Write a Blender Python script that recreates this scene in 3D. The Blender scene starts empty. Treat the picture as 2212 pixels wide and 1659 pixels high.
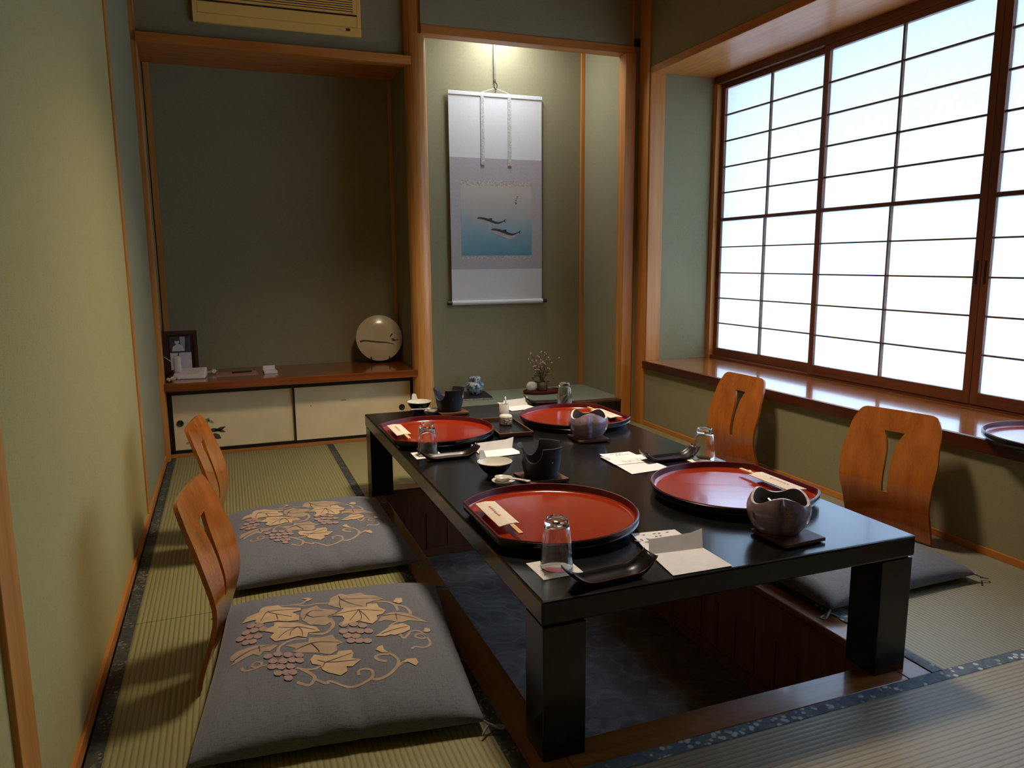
import bpy, bmesh, math, random
from mathutils import Vector, Matrix
from mathutils.geometry import delaunay_2d_cdt
PI = math.pi
SC = bpy.context.scene
COL = SC.collection
rnd = random.Random(7)

# ------------------------------------------------------------------ camera
CX, CY, CZ = 0.3442, -2.0457, 1.0087
YAW, PITCH, ROLL, FPX = -0.3618, -0.1613, -0.0079, 1620.61
W, H = 2212, 1659
_cy, _sy, _cp, _sp = math.cos(YAW), math.sin(YAW), math.cos(PITCH), math.sin(PITCH)
FWD = Vector((-_sy*_cp, _cy*_cp, _sp)); RGT = Vector((_cy, _sy, 0)); UPV = RGT.cross(FWD)
RX = math.cos(ROLL)*RGT + math.sin(ROLL)*UPV
UX = -math.sin(ROLL)*RGT + math.cos(ROLL)*UPV
cam_d = bpy.data.cameras.new('camera'); cam = bpy.data.objects.new('camera', cam_d); COL.objects.link(cam)
cam.matrix_world = Matrix(((RX.x, UX.x, -FWD.x, CX), (RX.y, UX.y, -FWD.y, CY), (RX.z, UX.z, -FWD.z, CZ), (0, 0, 0, 1)))
cam_d.sensor_width = 36; cam_d.lens = FPX*36/W; cam_d.clip_start = .02
SC.camera = cam

def at(u, v, z):                         # a spot read off the photograph, on the level z
    d = FWD + (u-W/2)/FPX*RX - (v-H/2)/FPX*UX
    t = (z-CZ)/d.z
    return Vector((CX+d.x*t, CY+d.y*t, z))

# ------------------------------------------------------------------ materials
def hexlin(r, g, b):
    f = lambda c: ((c/255+.055)/1.055)**2.4 if c > 10 else c/255/12.92
    return (f(r), f(g), f(b), 1)
def newmat(name):
    m = bpy.data.materials.new(name); m.use_nodes = True
    nt = m.node_tree; nt.nodes.clear()
    out = nt.nodes.new('ShaderNodeOutputMaterial'); p = nt.nodes.new('ShaderNodeBsdfPrincipled')
    nt.links.new(p.outputs[0], out.inputs[0])
    return m, nt, p
def nd(nt, t, **kw):
    n = nt.nodes.new(t)
    for k, v in kw.items(): setattr(n, k, v)
    return n
def coords(nt, scale=(1, 1, 1), rot=(0, 0, 0)):
    tc = nd(nt, 'ShaderNodeTexCoord'); mp = nd(nt, 'ShaderNodeMapping')
    mp.inputs['Scale'].default_value = scale; mp.inputs['Rotation'].default_value = rot
    nt.links.new(tc.outputs['Object'], mp.inputs[0]); return mp.outputs[0]
def noise(nt, vec, scale=5, detail=3, rough=.5):
    n = nd(nt, 'ShaderNodeTexNoise'); n.inputs['Scale'].default_value = scale
    n.inputs['Detail'].default_value = detail; n.inputs['Roughness'].default_value = rough
    nt.links.new(vec, n.inputs['Vector']); return n.outputs['Fac']
def ramp(nt, fac, stops):
    r = nd(nt, 'ShaderNodeValToRGB'); e = r.color_ramp.elements
    while len(e) < len(stops): e.new(.5)
    for i, (p, c) in enumerate(stops): e[i].position = p; e[i].color = c if len(c) == 4 else (*c, 1)
    nt.links.new(fac, r.inputs[0]); return r.outputs[0]
def bump(nt, p, h, strength=.2, dist=.002):
    b = nd(nt, 'ShaderNodeBump'); b.inputs['Strength'].default_value = strength; b.inputs['Distance'].default_value = dist
    nt.links.new(h, b.inputs['Height']); nt.links.new(b.outputs[0], p.inputs['Normal'])
def sc3(c, k): return (c[0]*k, c[1]*k, c[2]*k, 1)
def plain(name, c, rough=.5, metal=0, var=.06, nscale=30, spec=.5, coat=0, bmp=0):
    m, nt, p = newmat(name); v = coords(nt)
    f = noise(nt, v, nscale)
    col = ramp(nt, f, [(.3, sc3(c, 1-var)), (.7, sc3(c, 1+var))])
    nt.links.new(col, p.inputs['Base Color'])
    p.inputs['Roughness'].default_value = rough; p.inputs['Metallic'].default_value = metal
    p.inputs['Specular IOR Level'].default_value = spec; p.inputs['Coat Weight'].default_value = coat
    p.inputs['Coat Roughness'].default_value = .06
    if bmp: bump(nt, p, f, bmp)
    return m
def wood(name, c1, c2, axis=2, rough=.45, s=9, coat=0, fine=1.0, spec=.4):
    m, nt, p = newmat(name); sc = [s*3, s*3, s*3]; sc[axis] = s*.12
    v = coords(nt, tuple(sc)); f = noise(nt, v, 1.6, 5, .6)
    sc2 = [k*6 for k in sc]; sc2[axis] = s*.3
    g = noise(nt, coords(nt, tuple(sc2)), 2.2*fine, 3, .6)
    mx = nd(nt, 'ShaderNodeMath', operation='MULTIPLY_ADD'); mx.inputs[1].default_value = .35
    nt.links.new(g, mx.inputs[0]); nt.links.new(f, mx.inputs[2])
    col = ramp(nt, mx.outputs[0], [(.45, c1), (.85, c2)])
    nt.links.new(col, p.inputs['Base Color']); p.inputs['Roughness'].default_value = rough
    p.inputs['Coat Weight'].default_value = coat; p.inputs['Coat Roughness'].default_value = .08
    p.inputs['Specular IOR Level'].default_value = spec
    bump(nt, p, mx.outputs[0], .08, .001)
    return m
def fabric_wall(name, c):
    m, nt, p = newmat(name)
    a = noise(nt, coords(nt, (60, 60, 900)), 1, 2); b = noise(nt, coords(nt, (500, 500, 40)), 1, 2)
    c3 = noise(nt, coords(nt), 3.0, 3)
    ad = nd(nt, 'ShaderNodeMath', operation='ADD'); nt.links.new(a, ad.inputs[0]); nt.links.new(b, ad.inputs[1])
    ad2 = nd(nt, 'ShaderNodeMath', operation='MULTIPLY_ADD'); ad2.inputs[1].default_value = .25
    nt.links.new(c3, ad2.inputs[0]); nt.links.new(ad.outputs[0], ad2.inputs[2])
    col = ramp(nt, ad2.outputs[0], [(.75, sc3(c, .82)), (1.0, sc3(c, 1.0)), (1.0, sc3(c, 1.14))])
    nt.links.new(col, p.inputs['Base Color']); p.inputs['Roughness'].default_value = .9
    p.inputs['Specular IOR Level'].default_value = .15
    bump(nt, p, ad.outputs[0], .25, .001)
    return m
def tatami(name, c, axis, period):
    # woven rush: ribs run along one horizontal axis
    m, nt, p = newmat(name); other = 1-axis
    tc = nd(nt, 'ShaderNodeTexCoord'); sx = nd(nt, 'ShaderNodeSeparateXYZ'); nt.links.new(tc.outputs['Object'], sx.inputs[0])
    ml = nd(nt, 'ShaderNodeMath', operation='MULTIPLY'); ml.inputs[1].default_value = 2*PI/period
    nt.links.new(sx.outputs[other], ml.inputs[0])
    sn = nd(nt, 'ShaderNodeMath', operation='SINE'); nt.links.new(ml.outputs[0], sn.inputs[0])
    sc = [1, 1, 1]; sc[axis] = 30; sc[other] = 700
    f = noise(nt, coords(nt, tuple(sc)), 1, 3, .6)
    big = noise(nt, coords(nt), 2.2, 3)
    h = nd(nt, 'ShaderNodeMath', operation='MULTIPLY_ADD'); h.inputs[1].default_value = .5; h.inputs[2].default_value = .5
    nt.links.new(sn.outputs[0], h.inputs[0])
    t1 = nd(nt, 'ShaderNodeMath', operation='MULTIPLY_ADD'); t1.inputs[1].default_value = .55
    nt.links.new(f, t1.inputs[0]); nt.links.new(h.outputs[0], t1.inputs[2])
    t2 = nd(nt, 'ShaderNodeMath', operation='MULTIPLY_ADD'); t2.inputs[1].default_value = .4
    nt.links.new(big, t2.inputs[0]); nt.links.new(t1.outputs[0], t2.inputs[2])
    col = ramp(nt, t2.outputs[0], [(.35, sc3(c, .52)), (.75, sc3(c, .98)), (1.0, sc3(c, 1.16))])
    nt.links.new(col, p.inputs['Base Color']); p.inputs['Roughness'].default_value = .42
    p.inputs['Specular IOR Level'].default_value = .5
    bump(nt, p, t1.outputs[0], .5, .0012)
    return m
def brocade(name, ground, dark, flower, scale=1.0, amount=.5):
    m, nt, p = newmat(name)
    vo = nd(nt, 'ShaderNodeTexVoronoi'); vo.inputs['Scale'].default_value = 95*scale
    v = coords(nt); nt.links.new(v, vo.inputs['Vector'])
    cl = noise(nt, v, 14*scale, 2)
    dots = ramp(nt, vo.outputs['Distance'], [(.30, (1, 1, 1)), (.42, (0, 0, 0))])
    clm = ramp(nt, cl, [(.46, (0, 0, 0)), (.54, (1, 1, 1))])
    mu = nd(nt, 'ShaderNodeMath', operation='MULTIPLY'); nt.links.new(dots, mu.inputs[0]); nt.links.new(clm, mu.inputs[1])
    mu2 = nd(nt, 'ShaderNodeMath', operation='MULTIPLY'); mu2.inputs[1].default_value = amount; nt.links.new(mu.outputs[0], mu2.inputs[0])
    base = ramp(nt, noise(nt, v, 60*scale, 4, .7), [(.4, dark), (.62, ground)])
    mix = nd(nt, 'ShaderNodeMix', data_type='RGBA'); nt.links.new(mu2.outputs[0], mix.inputs['Factor'])
    nt.links.new(base, mix.inputs[6]); mix.inputs[7].default_value = flower if len(flower) == 4 else (*flower, 1)
    nt.links.new(mix.outputs[2], p.inputs['Base Color']); p.inputs['Roughness'].default_value = .7
    return m

M = {}
M['wall'] = fabric_wall('wall_cloth', (.245, .218, .122))
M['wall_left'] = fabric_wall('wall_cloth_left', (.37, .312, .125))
M['cedar_z'] = wood('cedar_upright', hexlin(176, 106, 40), hexlin(206, 140, 66), 2, .45, 7, .1)
M['cedar_x'] = wood('cedar_across', hexlin(170, 98, 36), hexlin(200, 130, 58), 0, .45, 7, .1)
M['cedar_y'] = wood('cedar_along', hexlin(170, 98, 36), hexlin(200, 130, 58), 1, .45, 7, .1)
M['pillar'] = wood('pillar_wood', hexlin(168, 104, 38), hexlin(216, 156, 84), 2, .4, 11, .15)
M['sillwood'] = wood('sill_wood', hexlin(120, 66, 26), hexlin(170, 102, 46), 1, .18, 5, .7)
M['sillface'] = wood('sill_face', hexlin(62, 22, 12), hexlin(92, 38, 20), 1, .3, 5, .3)
M['sashwood_z'] = wood('sash_upright', hexlin(92, 48, 30), hexlin(128, 72, 44), 2, .4, 8, .1)
M['sashwood_y'] = wood('sash_along', hexlin(88, 46, 28), hexlin(122, 68, 42), 1, .4, 8, .1)
M['lattice'] = wood('lattice_wood', hexlin(84, 58, 40), hexlin(120, 86, 58), 1, .5, 8)
M['shelfwood'] = wood('shelf_wood', hexlin(92, 40, 14), hexlin(150, 78, 30), 0, .18, 6, .6)
M['rim'] = wood('pit_rim_wood', hexlin(118, 70, 30), hexlin(158, 104, 52), 0, .28, 6, .3)
M['rim_y'] = wood('pit_rim_wood_along', hexlin(112, 66, 28), hexlin(152, 98, 48), 1, .28, 6, .3)
M['pitwood'] = wood('pit_panel', hexlin(112, 70, 42), hexlin(142, 94, 60), 2, .5, 6)
M['black'] = plain('black_lacquer', (.007, .0068, .007), .22, 0, .2, 12, .45, .08)
M['tabletop'] = plain('table_lacquer', (.0055, .0055, .0055), .22, 0, .25, 8, .5, .1)
M['frameblack'] = plain('black_frame', (.006, .005, .006), .4)
M['red'] = plain('red_lacquer', (.29, .024, .005), .17, 0, .07, 6, .5, .3)
M['redrim'] = plain('dark_red_rim', (.10, .008, .008), .3, 0, .1, 6, .35, 0)
M['boatblack'] = plain('dark_lacquer', (.008, .006, .006), .32, 0, .2, 12, .3, 0)
M['paperw'] = plain('white_card', (.80, .76, .73), .75, 0, .04, 40, .3)
M['paperc'] = plain('cream_sleeve', (.74, .62, .47), .7, 0, .05, 60, .3)
M['papergrey'] = plain('grey_and_shaded_sheet', (.60, .56, .52), .75, 0, .04, 40, .3)  # grey paper; the raised leaflet flap's shade is put into this tone
M['ink'] = plain('black_ink', (.03, .025, .03), .7)
M['redink'] = plain('red_ink', (.42, .04, .05), .7)
M['pinkink'] = plain('pink_print', (.72, .16, .22), .7, 0, .2, 120)
M['purpleink'] = plain('purple_print', (.30, .13, .33), .7, 0, .2, 120)
M['greenink'] = plain('olive_print', (.30, .27, .14), .7)
M['bamboo'] = wood('chopstick_wood', hexlin(206, 160, 88), hexlin(226, 186, 120), 1, .5, 30)
M['iron'] = plain('matt_black_iron', (.014, .014, .018), .5, 0, .3, 40, .5, 0, .15)
M['padwood'] = wood('trivet_wood', hexlin(66, 36, 20), hexlin(104, 62, 34), 0, .5, 14)
M['chair'] = wood('bent_ply', hexlin(146, 74, 18), hexlin(186, 106, 36), 2, .24, 5, .4)
M['white'] = plain('white_porcelain', (.66, .63, .55), .16, 0, .03, 20, .5, .3)
M['whitep'] = plain('white_plastic', (.62, .57, .52), .4, 0, .03)
M['creamdoor'] = plain('cream_fusuma', (.80, .64, .36), .8, 0, .07, 5, .2)
M['actan'] = plain('tan_plastic', (.90, .56, .13), .45, 0, .04, 4)
M['darkslot'] = plain('dark_gap', (.03, .018, .01), .6)
M['silk_w'] = plain('scroll_silk_white', (.66, .645, .61), .7, 0, .03, 120, .3)
M['silk_m'] = plain('scroll_silk_mauve', (.43, .38, .37), .7, 0, .09, 160, .3)
M['silk_p'] = plain('scroll_silk_patterned', (.46, .40, .33), .7, 0, .35, 140, .3)
M['ribbon'] = plain('patterned_ribbon', (.50, .48, .44), .6, 0, .45, 210, .3)
M['rodend'] = plain('dark_rod_end', (.03, .012, .010), .3)
M['metal'] = plain('grey_metal', (.42, .41, .38), .3, 1, .05)
M['bronze'] = plain('old_bronze', (.05, .04, .03), .45, .6, .2)
M['photo_d'] = plain('dark_print', (.05, .055, .07), .35, 0, .5, 30)
M['photo_l'] = plain('pale_print', (.40, .40, .42), .35, 0, .2, 30)
M['brownframe'] = wood('brown_frame', hexlin(52, 26, 16), hexlin(78, 42, 26), 2, .4, 14)
M['pinkcard'] = plain('pinkish_card', (.36, .17, .12), .7, 0, .08, 30)
M['stem'] = plain('brown_stem', (.10, .065, .03), .7, 0, .3, 60)
M['leaf'] = plain('olive_leaf', (.075, .075, .025), .6, 0, .3, 60)
M['petal'] = plain('pink_blossom', (.62, .34, .30), .7, 0, .35, 60)
M['stone'] = plain('shell_white', (.56, .49, .42), .55, 0, .25, 55, .4, 0, .6)
M['pot'] = plain('brown_pot', (.10, .065, .035), .6, 0, .35, 40, .4, 0, .4)
M['slab'] = plain('grey_slab', (.26, .26, .20), .8, 0, .5, 75)
M['cushion'] = None
m, nt, p = newmat('slub_cotton')
a = noise(nt, coords(nt, (900, 60, 200)), 1, 2); b = noise(nt, coords(nt, (60, 700, 200)), 1, 2)
ad = nd(nt, 'ShaderNodeMath', operation='ADD'); nt.links.new(a, ad.inputs[0]); nt.links.new(b, ad.inputs[1])
c = ramp(nt, ad.outputs[0], [(.8, (.098, .104, .128)), (1.0, (.15, .158, .188))]); nt.links.new(c, p.inputs['Base Color'])
p.inputs['Roughness'].default_value = .85; p.inputs['Specular IOR Level'].default_value = .2; p.inputs['Sheen Weight'].default_value = .25
bump(nt, p, ad.outputs[0], .3, .0015); M['cushion'] = m
M['pr_bright'] = plain('print_tan', (.50, .36, .225), .85, 0, .08, 40, .2)
M['pr_dull'] = plain('print_dull_tan', (.37, .275, .20), .85, 0, .12, 40, .2)
M['pr_grape'] = plain('print_mauve', (.36, .25, .225), .85, 0, .12, 60, .2)
M['pr_vein'] = plain('print_vein', (.10, .085, .085), .85, 0, .08, 40, .2)
M['cord'] = plain('grey_cord', (.25, .25, .27), .8)
M['hakama'] = brocade('mat_border_dark', (.05, .055, .04), (.02, .024, .02), (.20, .19, .13), 1.0, .8)
M['heri'] = brocade('mat_border_blue', (.13, .165, .18), (.06, .095, .135), (.55, .60, .56), .62, 1.0)
M['mat_y'] = tatami('rush_along', (.235, .208, .085), 1, .0128)
M['mat_r'] = tatami('rush_right', (.25, .245, .18), 1, .0128)
M['mat_x'] = tatami('rush_across', (.30, .255, .16), 0, .0128)
M['mat_back'] = tatami('rush_back', (.26, .225, .09), 0, .0128)
M['tokomat'] = plain('green_rush', (.20, .215, .135), .6, 0, .05, 90)
# carpet in the foot well: grey-mauve with curling motifs
m, nt, p = newmat('well_carpet'); v = coords(nt)
nz1 = noise(nt, v, 5.5, 2, .4); wv = nd(nt, 'ShaderNodeMath', operation='PINGPONG'); wv.inputs[1].default_value = .07
nt.links.new(nz1, wv.inputs[0]); nz2 = noise(nt, v, 3.1, 4, .6)
lines = ramp(nt, wv.outputs[0], [(.0, (.40, .36, .34)), (.013, (.36, .33, .31)), (.022, (.17, .145, .135))])
blot = ramp(nt, nz2, [(.40, (.16, .10, .09)), (.47, (.19, .155, .14)), (.56, (.27, .245, .225)), (.66, (.16, .13, .12))])
mc = nd(nt, 'ShaderNodeMix', data_type='RGBA'); mc.inputs['Factor'].default_value = .30; nt.links.new(blot, mc.inputs[6]); nt.links.new(lines, mc.inputs[7]); base = mc.outputs[2]
fz = noise(nt, v, 400, 2); mixn = nd(nt, 'ShaderNodeMix', data_type='RGBA', blend_type='MULTIPLY'); mixn.inputs['Factor'].default_value = .6
nt.links.new(base, mixn.inputs[6]); nt.links.new(ramp(nt, fz, [(.3, (.35, .35, .35)), (.7, (1, 1, 1))]), mixn.inputs[7])
nt.links.new(mixn.outputs[2], p.inputs['Base Color']); p.inputs['Roughness'].default_value = .95; bump(nt, p, fz, .6, .003); M['carpet'] = m
# shoji paper: thin, lets daylight through
m, nt, p = newmat('shoji_paper'); nt.nodes.remove(p)
out = [n for n in nt.nodes if n.type == 'OUTPUT_MATERIAL'][0]
tr = nd(nt, 'ShaderNodeBsdfTranslucent'); df = nd(nt, 'ShaderNodeBsdfDiffuse'); ms = nd(nt, 'ShaderNodeMixShader'); ms.inputs[0].default_value = .22
fib = ramp(nt, noise(nt, coords(nt, (8, 3, 3)), 14, 5, .7), [(.3, (.86, .89, .90)), (.7, (.92, .94, .94))])
nt.links.new(fib, tr.inputs[0]); nt.links.new(fib, df.inputs[0]); nt.links.new(tr.outputs[0], ms.inputs[1]); nt.links.new(df.outputs[0], ms.inputs[2])
nt.links.new(ms.outputs[0], out.inputs[0]); M['paper'] = m
# glass
m, nt, p = newmat('clear_glass'); v = coords(nt)
nt.links.new(ramp(nt, noise(nt, v, 20), [(.3, (.96, .98, .98)), (.7, (1, 1, 1))]), p.inputs['Base Color'])
p.inputs['Transmission Weight'].default_value = 1; p.inputs['Roughness'].default_value = .0; p.inputs['IOR'].default_value = 1.47; M['glass'] = m
# mottled purple-grey glaze
m, nt, p = newmat('ash_mauve_glaze'); v = coords(nt)
col = ramp(nt, noise(nt, v, 24, 5, .65), [(.3, (.17, .115, .145)), (.55, (.30, .21, .25)), (.75, (.42, .315, .35))])
nt.links.new(col, p.inputs['Base Color']); p.inputs['Roughness'].default_value = .22; p.inputs['Coat Weight'].default_value = .35; M['glaze'] = m
M['glaze_in'] = plain('grey_glaze_inside', (.22, .20, .18), .3, 0, .15, 30)
M['glaze_rim'] = plain('pale_glaze_rim', (.72, .63, .58), .2, 0, .1, 60)
M['gold'] = plain('gold_brushwork', (.40, .24, .06), .4, .3, .2, 90)
# blue and white porcelain
m, nt, p = newmat('blue_white_porcelain'); v = coords(nt)
col = ramp(nt, noise(nt, v, 48, 3, .6), [(.40, (.04, .075, .16)), (.47, (.16, .24, .32)), (.53, (.50, .52, .50))])
nt.links.new(col, p.inputs['Base Color']); p.inputs['Roughness'].default_value = .15; p.inputs['Coat Weight'].default_value = .3; M['bluewhite'] = m
# the picture on the scroll: cream paling into teal water (pigment)
m, nt, p = newmat('water_picture')
tc = nd(nt, 'ShaderNodeTexCoord'); sx = nd(nt, 'ShaderNodeSeparateXYZ'); nt.links.new(tc.outputs['Object'], sx.inputs[0])
mr = nd(nt, 'ShaderNodeMapRange'); mr.inputs[1].default_value = 1.05; mr.inputs[2].default_value = 1.49; nt.links.new(sx.outputs[2], mr.inputs[0])
nz = noise(nt, coords(nt), 6, 3); ma = nd(nt, 'ShaderNodeMath', operation='MULTIPLY_ADD'); ma.inputs[1].default_value = .22
nt.links.new(nz, ma.inputs[0]); nt.links.new(mr.outputs[0], ma.inputs[2])
col = ramp(nt, ma.outputs[0], [(.10, (.10, .26, .31)), (.42, (.21, .34, .36)), (.72, (.40, .40, .36)), (1.0, (.50, .44, .36))])
nt.links.new(col, p.inputs['Base Color']); p.inputs['Roughness'].default_value = .8; M['picture'] = m
M['fish_dark'] = plain('fish_grey', (.045, .045, .042), .8)
M['fish_light'] = plain('fish_pale', (.40, .36, .32), .8, 0, .15, 60)
M['lampglass'] = None
m, nt, p = newmat('door_brushwork')
nt.links.new(ramp(nt, noise(nt, coords(nt), 60), [(.3, (.05, .04, .03)), (.7, (.10, .085, .05))]), p.inputs['Base Color']); p.inputs['Roughness'].default_value = .9; M['brush'] = m
M['brush_w'] = plain('white_brushwork', (.62, .56, .46), .9)
M['brush_g'] = plain('pale_brushwork', (.33, .32, .17), .9)

# ------------------------------------------------------------------ builders
def bm_new(): return bmesh.new()
def obj(name, bm, mats, parent=None, smooth=False, bevel=0, loc=None):
    me = bpy.data.meshes.new(name)
    bmesh.ops.recalc_face_normals(bm, faces=bm.faces[:])
    bm.to_mesh(me); bm.free()
    if not isinstance(mats, (list, tuple)): mats = [mats]
    for mm in mats: me.materials.append(M[mm] if isinstance(mm, str) else mm)
    if smooth:
        for f in me.polygons: f.use_smooth = True
        if smooth != 'all':
            try: me.set_sharp_from_angle(angle=math.radians(40))
            except Exception: pass
    o = bpy.data.objects.new(name, me); COL.objects.link(o)
    if parent: o.parent = parent
    if loc: o.location = loc
    if bevel:
        b = o.modifiers.new('bevel', 'BEVEL'); b.width = bevel; b.segments = 2; b.limit_method = 'ANGLE'; b.angle_limit = math.radians(40)
    return o
def tag(o, label, cat, group=None, kind=None):
    o['label'] = label; o['category'] = cat
    if group: o['group'] = group
    if kind: o['kind'] = kind
    return o
def thing(name, label, cat, loc=(0, 0, 0), rz=0, group=None):
    o = bpy.data.objects.new(name, None); COL.objects.link(o); o.empty_display_size = .05
    o.location = loc; o.rotation_euler = (0, 0, rz)
    return tag(o, label, cat, group)
def struct(name, bm, mats, bevel=0, parent=None, smooth=False):
    o = obj(name, bm, mats, parent, smooth, bevel)
    if not parent: o['kind'] = 'structure'
    return o
def dup(root, loc, rz, label, group=None):
    r = root.copy(); COL.objects.link(r); r.location = loc; r.rotation_euler = (0, 0, rz); r['label'] = label
    if group: r['group'] = group
    for ch in list(root.children):
        c = ch.copy(); COL.objects.link(c); c.parent = r
        for g in list(ch.children):
            d = g.copy(); COL.objects.link(d); d.parent = c
    return r
def box(bm, x0, y0, z0, x1, y1, z1, mi=0):
    v = [bm.verts.new(p) for p in ((x0, y0, z0), (x1, y0, z0), (x1, y1, z0), (x0, y1, z0), (x0, y0, z1), (x1, y0, z1), (x1, y1, z1), (x0, y1, z1))]
    for q in ((0, 3, 2, 1), (4, 5, 6, 7), (0, 1, 5, 4), (1, 2, 6, 5), (2, 3, 7, 6), (3, 0, 4, 7)):
        f = bm.faces.new([v[i] for i in q]); f.material_index = mi
    return bm
def boxes(*bs):
    bm = bm_new()
    for b in bs: box(bm, *b)
    return bm
def lathe(bm, prof, n=40, mi=0, mis=None, cx=0, cy=0, close=False):
    rings = []
    for r, z in prof:
        if r < 1e-6: rings.append([bm.verts.new((cx, cy, z))])
        else: rings.append([bm.verts.new((cx+r*math.cos(2*PI*i/n), cy+r*math.sin(2*PI*i/n), z)) for i in range(n)])
    pairs = list(zip(rings, rings[1:]))
    if close: pairs.append((rings[-1], rings[0]))
    for k, (a, b) in enumerate(pairs):
        for i in range(n):
            j = (i+1) % n
            if len(a) == 1 and len(b) == 1: continue
            if len(a) == 1: f = bm.faces.new((a[0], b[j], b[i]))
            elif len(b) == 1: f = bm.faces.new((a[i], a[j], b[0]))
            else: f = bm.faces.new((a[i], a[j], b[j], b[i]))
            f.material_index = mis[k] if mis else mi
    return bm
def tube(bm, pts, r, n=8, mi=0, taper=None):
    pts = [Vector(p) for p in pts]; rings = []
    prev = None
    for i, p in enumerate(pts):
        t = (pts[min(i+1, len(pts)-1)]-pts[max(i-1, 0)]).normalized()
        ref = prev if prev is not None else (Vector((0, 0, 1)) if abs(t.z) < .9 else Vector((1, 0, 0)))
        a = (ref - t*ref.dot(t)).normalized(); b = t.cross(a); prev = a
        rr = r if taper is None else r*(1-(1-taper)*i/(len(pts)-1))
        rings.append([bm.verts.new(p+rr*(math.cos(2*PI*k/n)*a+math.sin(2*PI*k/n)*b)) for k in range(n)])
    for a, b in zip(rings, rings[1:]):
        for k in range(n):
            f = bm.faces.new((a[k], a[(k+1) % n], b[(k+1) % n], b[k])); f.material_index = mi
    for rg in (rings[0][::-1], rings[-1]):
        f = bm.faces.new(rg); f.material_index = mi
    return bm
def inside(p, poly):
    c = False; j = len(poly)-1
    for i in range(len(poly)):
        a, b = poly[i], poly[j]
        if (a[1] > p[1]) != (b[1] > p[1]) and p[0] < (b[0]-a[0])*(p[1]-a[1])/(b[1]-a[1])+a[0]: c = not c
        j = i
    return c
def densify(poly, step):
    o = []
    for i in range(len(poly)):
        a = Vector(poly[i][:2]); b = Vector(poly[(i+1) % len(poly)][:2]); k = max(1, int((b-a).length/step))
        o += [tuple(a+(b-a)*t/k) for t in range(k)]
    return o
def cut(outer, holes=(), step=.02):
    """triangulated plane region with holes: (verts2d, faces, boundary loops)"""
    loops = [densify(outer, step)]+[densify(h, step) for h in holes]
    vs = []; es = []; idx = []
    for lp in loops:
        s = len(vs); vs += [Vector(p) for p in lp]; n = len(lp)
        es += [(s+i, s+(i+1) % n) for i in range(n)]; idx.append(list(range(s, s+n)))
    xs = [p[0] for p in loops[0]]; ys = [p[1] for p in loops[0]]
    x = min(xs)+step*.5
    bpts = [Vector(p) for lp in loops for p in lp]
    while x < max(xs):
        y = min(ys)+step*.5
        while y < max(ys):
            q = Vector((x, y))
            if inside(q, loops[0]) and not any(inside(q, h) for h in loops[1:]) and min((q-b).length for b in bpts) > step*.45: vs.append(q)
            y += step
        x += step
    ov, oe, of, o1, o2, o3 = delaunay_2d_cdt(vs, es, [], 0, 1e-7)
    keep = []
    for f in of:
        cc = sum((ov[i] for i in f), Vector((0, 0)))/len(f)
        if inside(cc, loops[0]) and not any(inside(cc, h) for h in loops[1:]): keep.append(f)
    return ov, keep
def sheet(bm, outer, holes, fn, step=.02, mi=0, mi_in=None, mi_rim=None):
    """fn(a,b,side) -> point; side 0 front, 1 back; closed shell with rims along every cut edge"""
    ov, fs = cut(outer, holes, step)
    A = [bm.verts.new(fn(v.x, v.y, 0)) for v in ov]; B = [bm.verts.new(fn(v.x, v.y, 1)) for v in ov]
    ec = {}
    for f in fs:
        x = bm.faces.new([A[i] for i in f]); x.material_index = mi
        y = bm.faces.new([B[i] for i in reversed(f)]); y.material_index = mi if mi_in is None else mi_in
        for i in range(len(f)):
            e = (f[i], f[(i+1) % len(f)]); k = tuple(sorted(e)); ec.setdefault(k, []).append(e)
    for k, l in ec.items():
        if len(l) == 1:
            a, b = l[0]; w = bm.faces.new((A[b], A[a], B[a], B[b])); w.material_index = mi if mi_rim is None else mi_rim
    return bm
def patch(bm, poly, fn, mi, step=.02):
    """thin printed shape laid on a surface"""
    try: ov, fs = cut(poly, (), step)
    except Exception: return
    V = [bm.verts.new(fn(v.x, v.y)) for v in ov]
    for f in fs:
        try: q = bm.faces.new([V[i] for i in f]); q.material_index = mi
        except ValueError: pass
def stroke(pts, w, w2=None):
    """polygon around a polyline, width w tapering to w2"""
    pts = [Vector(p[:2]) for p in pts]; L = []; R = []; n = len(pts); w2 = w if w2 is None else w2
    for i, p in enumerate(pts):
        t = pts[min(i+1, n-1)]-pts[max(i-1, 0)]
        if t.length < 1e-9: t = Vector((1, 0))
        t.normalize(); q = Vector((-t.y, t.x))*(w+(w2-w)*i/max(1, n-1))*.5
        L.append(tuple(p+q)); R.append(tuple(p-q))
    return L+R[::-1]
def smoothline(pts, k=5):
    pts = [Vector(p) for p in pts]; o = []
    for i in range(len(pts)-1):
        p0 = pts[max(i-1, 0)]; p1 = pts[i]; p2 = pts[i+1]; p3 = pts[min(i+2, len(pts)-1)]
        for j in range(k):
            t = j/k
            o.append(.5*((2*p1)+(p2-p0)*t+(2*p0-5*p1+4*p2-p3)*t*t+(3*p1-p0-3*p2+p3)*t**3))
    o.append(pts[-1]); return o
def ell(cx, cy, rx, ry, n=14, a0=0): return [(cx+rx*math.cos(2*PI*i/n+a0), cy+ry*math.sin(2*PI*i/n+a0)) for i in range(n)]
def quadstrip(bm, pts, w, mi=0):
    """flat printed ribbon (list of 3-D points already on the surface, with left and right sides)"""
    for (a, b), (c, d) in zip(pts, pts[1:]):
        f = bm.faces.new([bm.verts.new(q) for q in (a, b, d, c)]); f.material_index = mi

# ------------------------------------------------------------------ room measures
XR = 2.738; YA = 2.20; YT = 2.07; CEIL = 2.62; YN = -3.0
XW = 3.2; SILL = .404
YTB = 2.68; TF = .151; YAB = 2.62; SH = .407
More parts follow.
